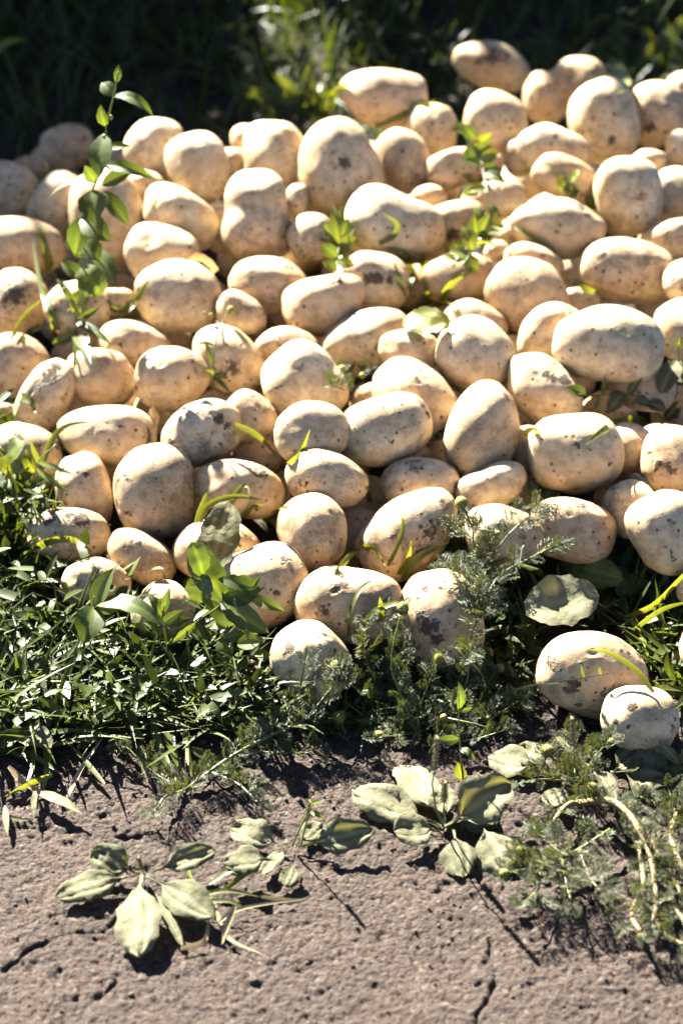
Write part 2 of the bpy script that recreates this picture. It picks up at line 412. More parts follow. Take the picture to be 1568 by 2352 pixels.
# ------------------------------------------------------------------ potatoes
# centre x, y, half length, half width, tilt of the long axis (degrees), label, options
P = [
 (155,335,65,50,0,'dim blurred potato lying in deep shade behind the tall leafy sprig',dict(z=.09)),
 (20,430,70,58,30,'dim brown potato cut by the frame edge, shaded, highest on that side',dict(z=.12)),
 (70,388,42,30,0,'small dim potato wedged behind the shaded brown one, beside grass blade',dict(z=.11)),
 (356,350,80,72,90,'upright oval potato just behind the tip of the sprig, top edge shaded',{}),
 (458,388,86,72,72,'smooth pale egg-shaped potato standing right of the tall sprig, back row'),
 (632,357,84,77,80,'pale round potato with small torn skin spot, left of big blotched potato'),
 (572,325,44,40,0,'potato mostly hidden behind the pale round one with torn skin spot'),
 (528,378,42,40,0,'potato peeping out behind the smooth egg-shaped one in back row'),
 (780,392,120,98,76,'big lumpy potato with brown blotches on its shaded flank, back row',dict(taper=.06)),
 (878,228,103,69,8,'highest fully sunlit potato, smooth oblong, in front of bright grass tuft',dict(z=.215)),
 (925,372,78,64,75,'brown shaded potato tucked against the big blotched lumpy one'),
 (992,305,68,60,80,'roundish potato with yellow blade across its top, below the highest one'),
 (1138,282,82,72,40,'round potato lit on top with brown underside, near dark leaf tips'),
 (1128,152,92,56,15,'dark muddy oblong potato in dappled shade at the back of the heap',dict(z=.14)),
 (1297,208,100,68,-20,'peanut shaped potato with a waist, half shaded at the back',dict(z=.17,waist=1)),
 (1386,280,99,80,76,'upright speckled potato with many dark spots in front of peanut shaped one'),
 (1507,260,77,72,60,'potato with a black pit on its lower face beside the upright speckled one'),
 (1580,215,55,50,0,'potato in the upper corner behind the one with a black pit',dict(z=.17)),
 (1265,352,84,66,30,'bright oval potato with a dark eye near its top, below upright speckled one'),
 (1190,364,46,36,70,'small potato pressed against the left end of the dark eyed oval one'),
 (1042,388,70,45,-20,'small knobbly potato striped by shadows beside upright leaves'),
 (1115,382,42,38,0,'small shaded potato behind thin green stems in the back rows'),
 (1298,408,79,48,18,'oblong potato with a yellow green sprig lying across its front'),
 (1444,452,93,78,80,'big round potato with a brown smudge in its middle, upper right'),
 (1552,446,66,64,0,'potato at the frame edge right of the big smudged round one'),
 (1577,345,47,50,90,'potato sliver at the frame edge under the black pitted one'),
 (1490,372,42,30,0,'dim small potato in the gap under the upright speckled one'),
 (1280,526,112,72,5,'long oblong potato with a muddy crown at its upper end'),
 (1138,458,74,43,-8,'small oblong potato crossed by shadow, above the muddy crowned one'),
 (1048,512,72,52,-15,'pale oval potato with muddy right end beside yellow green sprig'),
 (905,520,120,80,25,'large smooth potato sloping down right with a curled blade on it'),
 (985,452,42,30,0,'dim potato in the gap behind the large sloping smooth one'),
 (715,545,56,56,0,'pale potato half hidden by leaves between two larger ones'),
 (590,492,106,85,85,'tall upright bell shaped potato in the middle of back rows',dict(waist=.35)),
 (515,528,45,56,0,'narrow potato squeezed behind the tall bell shaped one'),
 (411,503,96,66,30,'oval potato with dotted shaded flank right of the leafy sprig'),
 (338,424,44,33,10,'small bright potato just above the oval dotted one by the sprig'),
 (135,475,82,64,-62,'rounded potato behind the lower leaves of the sprig, rim lit'),
 (245,497,112,88,80,'brown shaded potato directly behind the leafy sprig stem'),
 (55,565,102,66,15,'smooth bright potato lying flat at the frame edge beside grass blades'),
 (370,588,86,73,20,'plain pale potato resting behind the one with peeling skin'),
 (408,680,99,84,8,'rounded potato with skin peeling off its upper right shoulder',dict(peel=(462,607))),
 (40,693,76,79,0,'muddy dented potato at the frame edge among thin grass'),
 (178,712,73,71,40,'potato behind the cluster of tiny white flowers'),
 (268,693,42,31,0,'little bright potato beside the tiny white flowers'),
 (620,655,95,65,5,'smooth oblong potato with rounded ends above the eye dented one'),
 (745,703,98,70,-8,'oblong potato with a deep eye in its sunlit top'),
 (553,722,62,47,30,'small pale potato below a bright curled leaf tip'),
 (853,645,89,69,8,'potato with a large black stain across its face',dict()),
 (1060,640,93,59,-8,'oblong potato with arching yellow blade in front of it'),
 (1212,685,103,92,40,'very smooth round potato, the plainest, centre right of the heap'),
 (1225,606,72,46,15,'potato top showing behind the very smooth round one'),
 (1142,576,33,25,0,'tiny potato beside yellow leaves above the very smooth round one'),
 (1445,620,116,75,8,'oblong potato with one dark square pit at its upper left'),
 (1548,550,78,46,-20,'bright potato running out of frame above the square pitted one'),
 (1577,650,59,58,0,'scarred potato at the frame edge right of the square pitted one'),
 (1580,757,73,80,90,'potato cut by the frame edge beside the longest potato'),
 (1398,788,129,89,8,'longest potato of the heap, smooth with golden shaded belly'),
 (1258,765,88,62,-42,'smooth potato leaning against the left side of the longest one'),
 (1090,818,95,86,50,'blocky potato with dark pimples on its shaded lower half'),
 (1088,750,77,60,20,'pale potato with a bent stalk mark behind the blocky pimpled one'),
 (940,808,73,51,10,'bright oval potato with golden underside next to the blocky pimpled one'),
 (838,786,113,70,-26,'long potato leaning up to the right below big yellow green leaf'),
 (698,885,102,92,40,'large pale round potato left of small yellow flower buds'),
 (658,801,77,52,0,'potato with dented top behind the large pale round one'),
 (522,828,93,71,45,'potato with dark smears on its right face behind thin budded stem'),
 (308,795,88,57,10,'potato striped with sharp leaf shadows in the left middle'),
 (396,870,88,75,5,'tidy oval potato with knob on its left end, left middle'),
 (232,868,85,69,20,'smooth rounded potato between two oval ones, left middle'),
 (106,913,95,58,-58,'slanted elongated potato with grey dirt over its upper half'),
 (38,845,83,79,20,'round potato at the frame edge under small seed stalks'),
 (5,955,44,30,0,'small bright potato sliver at the frame edge below slanted elongated one'),
 (248,1000,118,73,8,'broad oblong potato with a torn papery skin flap at its end',dict(flap=(352,975))),
 (463,995,99,73,-28,'knobbly potato with muddy clods tilted up to the right'),
 (572,958,62,57,45,'potato with a round eye tucked behind the muddy clodded one'),
 (55,1055,90,82,10,'round potato under green leaf shadows at the left edge'),
 (195,1130,91,63,72,'upright oval potato half in shadow beside the big egg-shaped one'),
 (357,1135,117,94,86,'big egg-shaped potato with a thin root thread trailing down it',dict(root=1)),
 (552,1125,103,68,8,'wide potato with knobby right shoulder and dirt streak'),
 (580,1046,66,48,10,'dim potato sunk in the gap under the muddy clodded one'),
 (715,992,88,73,-15,'pale round potato left of the tilted freckled one'),
 (884,988,113,80,-18,'tilted freckled potato with dirt flecks lying on top, centre of heap',dict(lift=.012)),
 (955,920,113,80,38,'smooth potato sloping down right, behind the tilted freckled one'),
 (850,920,50,38,-30,'potato edge showing behind upper left of the tilted freckled one'),
 (1110,988,117,85,-74,'pointed upright potato with dark mark near its tip',dict(taper=-.14)),
 (1245,898,101,75,35,'potato with a black muddy band across its upper right'),
 (1322,1042,109,95,-8,'large round potato with a long slit eye at its left side'),
 (1440,1030,67,61,0,'potato with golden cleft behind the large slit eyed one'),
 (1547,1060,86,77,70,'cracked muddy potato at the frame edge beside golden cleft one'),
 (1210,1032,48,56,0,'dim potato in the gap beside the pointed upright one'),
 (750,1100,97,65,12,'potato striped by blade shadows above the plain upright oval'),
 (965,1116,93,67,10,'half shaded potato beneath the tilted freckled one'),
 (950,1052,42,31,0,'reddish dim potato peeping under the tilted freckled one'),
 (1128,1122,87,52,-22,'smooth bright oblong potato below the pointed upright one'),
 (717,1224,92,81,86,'plain upright oval potato with few spots, front centre'),
 (940,1228,131,88,-38,'long knobby potato leaning to upper right, front centre'),
 (1155,1236,96,73,20,'potato veiled by feathery weed leaves and shadows'),
 (1312,1218,103,73,14,'oblong potato with dirt crumbs on its crown right of feathery weed'),
 (1450,1166,66,63,60,'dim potato in shade between two big ones at the right'),
 (1540,1222,101,90,60,'big dotted potato cut by the frame edge, lower right'),
 (158,1232,97,67,5,'potato with cracked black scab on top beside grassy left edge'),
 (325,1280,86,54,30,'smooth slanting potato with small brown eye below the egg-shaped one'),
 (498,1268,103,75,5,'potato behind the large upright rounded leaf'),
 (222,1345,81,66,15,'shaded potato with small sun flecks among leaves at the lower left'),
 (380,1410,73,74,40,'lowest potato on the left, half sunk in leafy weeds'),
 (592,1352,122,98,-24,'large sandy potato with pale soil clod, behind small leafy sprigs'),
 (798,1392,123,90,6,'broad potato with dirt crust, half in shadow of the sandy one'),
 (1010,1428,121,100,80,'big upright potato with earthy crust down its front'),
 (714,1520,99,85,52,'front potato with cracked eye, behind feathery weed at centre'),
 (1358,1550,129,101,8,'large muddy potato lying apart on the right with scabs'),
 (1467,1652,89,81,20,'round potato nearest the camera with flaking dirt scab'),
 (1582,1350,30,42,0,'narrow potato sliver at the right edge above long grass blades'),
 (1588,1490,28,46,0,'narrow potato sliver at the right edge beside large muddy one'),
 (1475,888,76,56,10,'potato in dark shade behind the pale leaved sprig at right'),
 (1478,815,32,26,0,'tiny bright potato tip below the end of the longest one'),
 (1178,806,42,40,0,'bright sliver of potato between smooth round and blocky pimpled ones'),
 (1150,546,42,31,0,'small muddy potato at the left end of the muddy crowned one'),
 (1325,692,52,31,0,'bright small potato behind the top of the longest one'),
 (680,462,32,42,0,'dim potato between the bell shaped and the big blotched one'),
]
P = [p if len(p) == 7 else (*p, {}) for p in P]
NP_ = len(P)
def front_line(x):
    return np.interp(x, [0, 200, 400, 720, 1000, 1250, 1568], [1270, 1370, 1430, 1530, 1450, 1500, 1540])
cx = np.array([p[0] for p in P], float); cy = np.array([p[1] for p in P], float)
pa = np.array([p[2] for p in P], float); pb = np.array([p[3] for p in P], float); pan = np.radians([p[4] for p in P])
rays = np.array([ray(x, y) for x, y in zip(cx, cy)])
zt = 0.034 + 0.165 * np.clip((front_line(cx) - cy) / 1180.0, 0, 1)
for i, p in enumerate(P):
    zt[i] = p[6].get('z', zt[i]) + p[6].get('lift', 0)
t0 = (zt - CAM[2]) / rays[:, 2]
size = t0 / FPX
zt = np.maximum(zt, pb * size * 0.93)
t0 = (zt - CAM[2]) / rays[:, 2]
t = t0.copy()
E1 = np.cos(pan)[:, None] * RT - np.sin(pan)[:, None] * UP
E2 = -(np.sin(pan)[:, None] * RT + np.cos(pan)[:, None] * UP)
E3 = np.cross(E1, E2)
cdep = 0.94 * pb
hid = ('dim', 'tiny', 'potato top', 'sliver of', 'edge showing', 'peeping', 'peeps', 'squeezed', 'mostly hidden', 'little', 'small potato pressed', 'bright small', 'small muddy', 'small bright', 'in dark shade', 'half hidden', 'behind thin green', 'reddish')
key = cy - np.array([170.0 if any(w in p[5] for w in hid) else 0.0 for p in P])
front = np.argsort(-key)                   # lower in the layout = nearer, glimpsed ones behind
rank = np.empty(NP_, int); rank[front] = np.arange(NP_)
for it in range(260):
    pos = CAM + rays * t[:, None]
    s = t / FPX
    D = pos[None] - pos[:, None]
    dist = np.linalg.norm(D, axis=2) + 1e-9
    n = D / dist[..., None]
    def rad(i_axes):
        a1 = np.einsum('ijk,ik->ij', n, E1) / (pa * s)[:, None]
        a2 = np.einsum('ijk,ik->ij', n, E2) / (pb * s)[:, None]
        a3 = np.einsum('ijk,ik->ij', n, E3) / (cdep * s)[:, None]
        return 1 / np.sqrt(a1 ** 2 + a2 ** 2 + a3 ** 2)
    r1 = rad(0); r2 = rad(0).T
    pen = (r1 + r2) * 0.97 - dist
    np.fill_diagonal(pen, -1)
    mv = np.zeros(NP_)
    ii, jj = np.where(pen > 0)
    for i, j in zip(ii, jj):
        if rank[i] < rank[j]:              # i is in front of j
            k = min(pen[i, j], 0.02) * 0.22
            mv[i] -= k; mv[j] += k
    t = t + np.clip(mv, -0.006, 0.006) + 0.035 * (t0 - t)
    # nothing sinks into the ground
    tmax = (pb * s * 0.90 - CAM[2]) / rays[:, 2]
    t = np.minimum(t, tmax)
pos = CAM + rays * t[:, None]
S = t / FPX
RA, RB, RC = pa * S, pb * S, cdep * S

EXTRA = []          # lower layer of the heap: centre, radii
def raycast(x, y, skip=()):
    """depth and index of the first potato (or the ground, -1) along a layout ray"""
    d = ray(x, y)
    best, bi = (0.0 - CAM[2]) / d[2], -1
    oc = CAM - pos
    A = np.stack([(E1 @ d) / RA, (E2 @ d) / RB, (E3 @ d) / RC], -1)
    B = np.stack([np.einsum('ij,ij->i', E1, oc) / RA, np.einsum('ij,ij->i', E2, oc) / RB, np.einsum('ij,ij->i', E3, oc) / RC], -1)
    qa = (A * A).sum(1); qb = (A * B).sum(1); qc = (B * B).sum(1) - 1
    disc = qb * qb - qa * qc
    for i in np.where(disc > 0)[0]:
        if i in skip: continue
        tt = (-qb[i] - math.sqrt(disc[i])) / qa[i]
        if tt < best: best, bi = tt, i
    return best, bi

def W(x, y, h=0.0):
    """point on whatever lies under a layout point, lifted h metres"""
    tt, _ = raycast(x, y)
    d = ray(x, y)
    return CAM + d * (tt - h / 0.62)

# soil patches and eyes: layout x, y, radius, strength
DIRT = [(845,640,17,.9),(868,638,18,1),(892,642,14,.9),(790,372,20,.8),(765,350,10,.5),(850,400,26,.5),(1385,588,12,1),(1254,858,16,.8),(1272,868,18,.9),(1297,872,18,1),
 (1163,905,14,1),(1168,915,9,.9),(1122,893,14,.35),(31,676,36,.85),(60,640,20,.6),(113,862,30,.8),(130,840,20,.7),(90,890,20,.5),(185,1195,24,1),(160,1185,16,.8),(205,1200,12,.7),
 (112,1195,24,.7),(600,1085,24,.8),(575,1078,14,.6),(636,1362,11,1),(655,1290,24,.6),(690,1300,20,.6),(640,1320,16,.5),(774,1350,18,.9),(790,1345,16,.8),(745,1405,26,.65),(760,1440,24,.55),(720,1420,18,.5),
 (664,1488,18,.95),(655,1500,12,.8),(790,1480,14,.5),(985,1440,34,.8),(960,1415,26,.6),(1000,1470,28,.7),(1040,1440,22,.5),(975,1350,16,.6),(1020,1335,14,.6),(950,1480,26,.5),
 (1268,1511,15,1),(1318,1570,20,1),(1300,1585,14,.7),(1466,1505,13,.9),(1300,1465,14,.8),(1330,1620,26,.5),(1380,1600,30,.4),(1450,1623,15,1),(1412,1658,10,.9),(1443,1668,8,.9),(1480,1690,22,.4),(1520,1660,16,.4),
 (1333,1167,16,1),(1318,1160,10,.9),(1350,1180,10,.8),(985,1225,26,.75),(1000,1200,20,.6),(902,1233,13,.8),(1015,1150,9,.9),(960,1260,22,.5),(1328,1019,16,.75),(1352,1030,12,.6),(1400,1060,14,.5),(1507,1064,20,.85),(1490,1040,14,.7),(1540,1080,22,.7),(1500,1100,16,.5),
 (902,937,13,.7),(897,1009,13,.6),(930,985,16,.5),(984,952,12,.8),(970,935,12,.7),(822,1035,9,.7),(505,962,18,.9),(520,975,14,.8),(395,1014,14,.9),(460,945,14,.7),(485,930,14,.7),(535,990,14,.6),(277,978,12,.7),(310,990,10,.5),(300,955,10,.5),
 (1492,292,18,1),(1128,125,40,.7),(1100,140,24,.6),(1165,130,24,.6),(538,845,24,.75),(555,790,10,.8),(520,860,18,.6),(1041,540,22,.8),(1070,530,18,.6),(1333,472,16,1),(1350,490,14,.8),(1310,462,12,.8),(1467,451,20,.6),(1440,440,16,.5),
 (1515,1180,8,.8),(1500,1250,20,.4),(1540,1200,14,.6),(960,1075,26,.5),(930,1100,20,.4),(320,1247,11,.9),(260,1290,20,.5),(370,1310,14,.4),(430,1400,20,.55),(400,1365,10,.7),(230,1310,22,.5),(180,1340,16,.5),(200,1090,12,.8),(185,1105,10,.5),
 (400,1060,10,.6),(380,1150,18,.35),(1085,770,10,.7),(1020,900,8,.7),(1210,905,12,.4),(1395,230,16,.5),(1345,300,20,.5),(1405,320,14,.9),(1440,320,9,.9),(1425,350,10,.8),(1370,345,8,.7),(1330,330,12,.5),(1480,260,14,.6),(1530,240,14,.5),
 (1265,330,9,.8),(1275,312,9,.8),(750,320,12,.4),(840,330,20,.4),(800,450,20,.4),(380,640,12,.6),(340,680,14,.4),(440,640,16,.5),(715,660,8,.8),(690,650,12,.4),(700,770,10,.5),(640,790,12,.5),(340,760,20,.5),(280,790,18,.5),(320,815,14,.4),(315,890,12,.9),(322,878,8,.8),(395,800,14,.5),
 (290,855,10,.5),(300,900,10,.5),(40,1000,16,.5),(90,1030,18,.5),(545,500,14,.3),(610,460,16,.3),(500,540,12,.5),(490,560,8,.7),(1580,660,24,.7),(1545,640,14,.6),(730,1010,12,.5),(690,1110,20,.5),(760,1090,16,.4),(1190,1090,10,.6),(1090,1130,10,.6),(1150,1200,20,.5),(1200,1240,20,.5),(1260,1215,14,.5),(1370,1250,18,.5),(1580,830,16,.5)]
dirt_on = {}
for (dx, dy, dr, ds) in DIRT:
    tt, bi = raycast(dx, dy)
    if bi >= 0:
        pt = CAM + ray(dx, dy) * tt
        dirt_on.setdefault(bi, []).append((pt - pos[bi], dr * S[bi], ds))

def ico(sub):
    import bmesh
    bm = bmesh.new()
    bmesh.ops.create_icosphere(bm, subdivisions=sub, radius=1.0)
    V = np.array([v.co[:] for v in bm.verts]); F = np.array([[v.index for v in f.verts] for f in bm.faces])
    bm.free()
    return V, F
ICO5, ICO6, ICO4 = ico(5), ico(6), ico(4)

def potato_mesh(seed, ra, rb, rc, opts, dirts, axes, hi=False, lo=False):
    """lumpy tuber with dented eyes; length along local x"""
    V, F = ICO6 if hi else (ICO4 if lo else ICO5)
    g = np.random.default_rng(seed)
    V = V.copy()
    # blunter than an ellipsoid
    e = g.uniform(2.05, 2.45)
    nrm = (np.abs(V) ** e).sum(1) ** (1 / e)
    V = V / nrm[:, None]
    tp = opts.get('taper', g.uniform(-0.07, 0.07))
    k = 1 + tp * V[:, 0]
    w = opts.get('waist', 0)
    if w: k = k * (1 - 0.26 * w * np.exp(-((V[:, 0] + 0.15) / 0.28) ** 2) + 0.05)
    V[:, 1] *= k; V[:, 2] *= k
    q = V * 1.15 + g.uniform(0, 40, 3)
    lump = 0.11 * vnoise3(q) + 0.026 * vnoise3(q * 2.3 + 9) + 0.006 * vnoise3(q * 6)
    lump -= lump.mean()
    V = V * (1 + lump)[:, None]
    V[:, 1] += g.uniform(-0.10, 0.10) * (V[:, 0] ** 2 - 0.35)
    for _ in range(g.integers(0, 3)):        # knobs and flat sides
        c = g.normal(size=3); c /= np.linalg.norm(c)
        a_ = np.arccos(np.clip((V / np.linalg.norm(V, axis=1)[:, None]) @ c, -1, 1))
        V = V * (1 + g.choice([-0.14, -0.09, 0.10]) * np.exp(-(a_ / g.uniform(0.3, 0.5)) ** 2))[:, None]
    for ax in range(3):                      # keep the measured length and width
        lo_, hi_ = V[:, ax].min(), V[:, ax].max()
        V[:, ax] = (V[:, ax] - (lo_ + hi_) / 2) * 2 / (hi_ - lo_)
    V = V * np.array([ra, rb, rc])
    rm = (ra * rb * rc) ** (1 / 3)
    U = V / np.linalg.norm(V, axis=1)[:, None]
    eye = np.zeros(len(V)); dep = np.zeros(len(V))
    for _ in range(g.integers(7, 12)):
        c = g.normal(size=3); c /= np.linalg.norm(c)
        sd = np.array([0, 0, 1.0]); tg = np.cross(c, sd); tg /= np.linalg.norm(tg) + 1e-9; bt = np.cross(c, tg)
        du, dv = U @ tg, U @ bt; on = (U @ c) > 0
        rr = g.uniform(0.035, 0.075)
        gd = np.exp(-((du / (rr * 1.7)) ** 2 + (dv / rr) ** 2)) * on
        brow = np.exp(-((du / (rr * 2.0)) ** 2 + ((dv - rr * 1.3) / (rr * 0.8)) ** 2)) * on
        dep += -0.045 * gd + 0.018 * brow
        eye += g.uniform(0.3, 1.0) * np.exp(-((du / (rr * 1.0)) ** 2 + (dv / (rr * 0.45)) ** 2)) * on
    dirt = np.zeros(len(V))
    for (pt, r, s_) in dirts:
        lp = np.array([pt @ axes[0], pt @ axes[1], pt @ axes[2]])
        dd = np.linalg.norm(V - lp, axis=1)
        dirt = np.maximum(dirt, s_ * np.exp(-(dd / (r * 0.95)) ** 2))
    for _ in range(g.integers(3, 8)):        # drawn-out smears of soil
        c = g.normal(size=3); c /= np.linalg.norm(c)
        t1 = g.normal(size=3); t1 -= (t1 @ c) * c; t1 /= np.linalg.norm(t1); t2 = np.cross(c, t1)
        sa, sb = g.uniform(0.15, 0.5), g.uniform(0.06, 0.16)
        dirt = np.maximum(dirt, g.uniform(0.25, 0.62) * np.exp(-((U @ t1) / sa) ** 2 - ((U @ t2) / sb) ** 2) * ((U @ c) > 0))
    crust = np.clip(dirt - 0.35, 0, 1) * (0.010 + 0.022 * np.abs(vnoise3(V * 480)))
    V = V * (1 + dep + crust)[:, None]
    return mesh_from('potato', V, F, M['potato'], True, {'dirt': dirt, 'eye': np.clip(eye, 0, 1)})

def mat_from_axes(e1, e2, e3, p):
    m = Matrix.Identity(4)
    for c, a in enumerate((e1, e2, e3)):
        for r in range(3): m[r][c] = float(a[r])
    for r in range(3): m[r][3] = float(p[r])
    return m

POT = []
for i, p in enumerate(P):
    me = potato_mesh(100 + i, RA[i], RB[i], RC[i], p[6], dirt_on.get(i, []), (E1[i], E2[i], E3[i]), hi=(cy[i] > 1280 and pa[i] > 70))
    o = link('potato', me)
    o.matrix_world = mat_from_axes(E1[i], E2[i], E3[i], pos[i])
    tag(o, p[5], 'potato', 'potatoes heaped on the grass')
    POT.append(o)

# the layer that carries the visible one: seen only in the gaps
pts = []
for layer in range(3):
    for gy_ in np.arange(-0.02, 0.86, 0.072):
        for gx_ in np.arange(-0.44, 0.45, 0.080):
            x = gx_ + rng.uniform(-.012, .012) + (0.04 if int(round(gy_ / 0.072)) % 2 else 0); y = gy_ + rng.uniform(-.012, .012)
            dxy = np.hypot(pos[:, 0] - x, pos[:, 1] - y)
            if dxy.min() > 0.085: continue
            wgt = np.exp(-(dxy / 0.05) ** 2)
            ztop = (wgt * pos[:, 2]).sum() / wgt.sum()
            z = ztop - 0.040 - 0.072 * (layer + 1)
            if ztop < 0.085: continue
            if z < 0.024: 
                if layer == 0 and ztop > 0.062: z = 0.026
                else: continue
            c = np.array([x, y, z])
            if np.linalg.norm(pos - c, axis=1).min() < 0.056: continue
            if pts and np.linalg.norm(np.array(pts) - c, axis=1).min() < 0.052: continue
            pts.append(c)
lows = [potato_mesh(900 + k, 0.038, 0.030, 0.029, {}, [], (RT, UP, FW), lo=True) for k in range(5)]
for k, c in enumerate(pts):
    o = link('potato', lows[k % 5])
    o.location = Vector(c)
    o.rotation_euler = (rng.uniform(0, 6.28), rng.uniform(0, 6.28), rng.uniform(0, 6.28))
    tag(o, 'dim potato of the lower layer, glimpsed only in gaps between the upper potatoes', 'potato', 'potatoes of the lower layer')

# ------------------------------------------------------------------ plant builders
def unit(v):
    return v / (np.linalg.norm(v) + 1e-12)

def depth_at(p):
    return float((p - CAM) @ FW)

def path3(pts, h0=0.004, h1=0.004, clear=0.004, n=None):
    """layout polyline -> world polyline: end depths from the surface below, the rest between, never inside a potato"""
    pts = np.array(pts, float)
    if n:                                   # smooth resample (Catmull-Rom)
        q = np.vstack([2 * pts[0] - pts[1], pts, 2 * pts[-1] - pts[-2]])
        out = []
        m = len(pts) - 1
        for u in np.linspace(0, m - 1e-6, n):
            i = int(u); f = u - i
            p0, p1, p2, p3 = q[i], q[i + 1], q[i + 2], q[i + 3]
            out.append(0.5 * (2 * p1 + (p2 - p0) * f + (2 * p0 - 5 * p1 + 4 * p2 - p3) * f * f + (3 * p1 - p0 - 3 * p2 + p3) * f ** 3))
        pts = np.array(out)
    ta = raycast(*pts[0])[0] - h0 / 0.62
    tb = raycast(*pts[-1])[0] - h1 / 0.62
    seg = np.r_[0, np.cumsum(np.hypot(*np.diff(pts, axis=0).T))]
    w = seg / seg[-1]
    out = []
    for (x, y), u in zip(pts, w):
        tt = ta * (1 - u) + tb * u
        tt = min(tt, raycast(x, y)[0] - clear / 0.62)
        out.append(CAM + ray(x, y) * tt)
    return np.array(out)

def tube(pts, r0, r1, k=6):
    pts = np.asarray(pts, float)
    V, F = [], []
    n = len(pts)
    for i in range(n):
        tg = unit(pts[min(i + 1, n - 1)] - pts[max(i - 1, 0)])
        a = unit(np.cross(tg, [0.31, 0.2, 0.93])); b = np.cross(tg, a)
        r = r0 + (r1 - r0) * i / (n - 1)
        for j in range(k):
            an = 2 * math.pi * j / k
            V.append(pts[i] + r * (math.cos(an) * a + math.sin(an) * b))
    for i in range(n - 1):
        for j in range(k):
            F.append((i * k + j, i * k + (j + 1) % k, (i + 1) * k + (j + 1) % k, (i + 1) * k + j))
    F.append(tuple(range(k))[::-1]); F.append(tuple((n - 1) * k + j for j in range(k)))
    return V, F

def leaf_surface(base, tip, width, normal, arch=0.12, fold=0.25, shape='lance', nl=12, nw=6, wave=0.0, curl=0.0, seed=0):
    """curved leaf blade: midrib along base-tip, folded about it, edges waved; returns verts, quads, vein mask"""
    g = np.random.default_rng(seed)
    L = np.linalg.norm(tip - base)
    tg = unit(tip - base)
    nm = unit(normal - (normal @ tg) * tg)
    ctrl = (base + tip) / 2 + nm * arch * L * 2
    V, vein = [], []
    ph = g.uniform(0, 6.28, 3)
    for i in range(nl + 1):
        s = i / nl
        c = (1 - s) ** 2 * base + 2 * s * (1 - s) * ctrl + s * s * tip
        d = unit(2 * (1 - s) * (ctrl - base) + 2 * s * (tip - ctrl))
        sd = unit(np.cross(d, nm)); nn = np.cross(sd, d)
        if shape == 'lance':
            w = math.sin(math.pi * min(1, s * 0.97 + 0.03)) ** 0.85 * (1.1 - 0.3 * s)
        elif shape == 'oval':
            w = math.sin(math.pi * (s * 0.96 + 0.03)) ** 0.55
        elif shape == 'plantain':
            u = max(0.0, (s - 0.32) / 0.68)
            w = max(0.07, (math.sin(math.pi * (u ** 0.80) * 0.96 + 0.01)) ** 0.55 if u > 0 else 0.07)
            w *= 1 + 0.06 * math.sin(9 * s + ph[0])
        else:
            w = 1 - s ** 3
        w *= width / 2
        if s >= 1: w = width * 0.01
        for j in range(nw + 1):
            v = j / nw * 2 - 1
            z = fold * abs(v) * w + wave * width * math.sin(s * 11 + ph[1] + (1.7 if v > 0 else 0)) * abs(v) ** 1.5 + curl * width * v * v * s
            z += 0.04 * width * math.cos(v * math.pi * 3.0) * (1 if shape == 'plantain' else 0) * min(1, 3 * s)
            ww = w * (1 + (0.05 * math.sin(s * 23 + ph[2] + v) + g.uniform(-.07, .05)) * (abs(v) > .8))
            V.append(c + sd * v * ww + nn * z)
            vein.append(1.0 if j == nw // 2 else (0.55 if nw >= 8 and j in (2, nw - 2) else 0.0))
    F = []
    for i in range(nl):
        for j in range(nw):
            a = i * (nw + 1) + j
            F.append((a, a + 1, a + nw + 2, a + nw + 1))
    V = np.array(V)
    if shape in ('plantain', 'oval'):      # puckered blade
        q_ = V / width * 2.6 + ph * 5
        V = V + nm * (width * (0.07 * vnoise3(q_) + 0.04 * vnoise3(q_ * 3.6)))[:, None]
    return V, F, np.array(vein)

def add_leaf(parent, B, base, tip, width, mat, normal=None, name='leaf', seed=0, **kw):
    g = np.random.default_rng(seed + 5)
    if normal is None:
        normal = np.array([0, 0, 1.0]) * 0.45 - FW * 0.8 + g.normal(size=3) * 0.32
    V, F, vein = leaf_surface(base, tip, width, normal, seed=seed, **kw)
    me = mesh_from(name, V - B, F, M[mat], True, {'vein': vein, 'tint': np.full(len(V), g.uniform(0, 1))})
    return link(name, me, parent)

def thing(name, label, cat, B, group=None):
    e = link(name, None, None, B)
    e.empty_display_size = 0.01
    return tag(e, label, cat, group)

def add_tube(parent, B, pts, r0, r1, mat, name='stem', k=6):
    V, F = tube(pts, r0, r1, k)
    return link(name, mesh_from(name, np.array(V) - B, F, M[mat], True), parent)

def at_depth(x, y, dep, clear=0.003):
    dep = min(dep, raycast(x, y)[0] - clear / 0.62)
    return CAM + ray(x, y) * dep

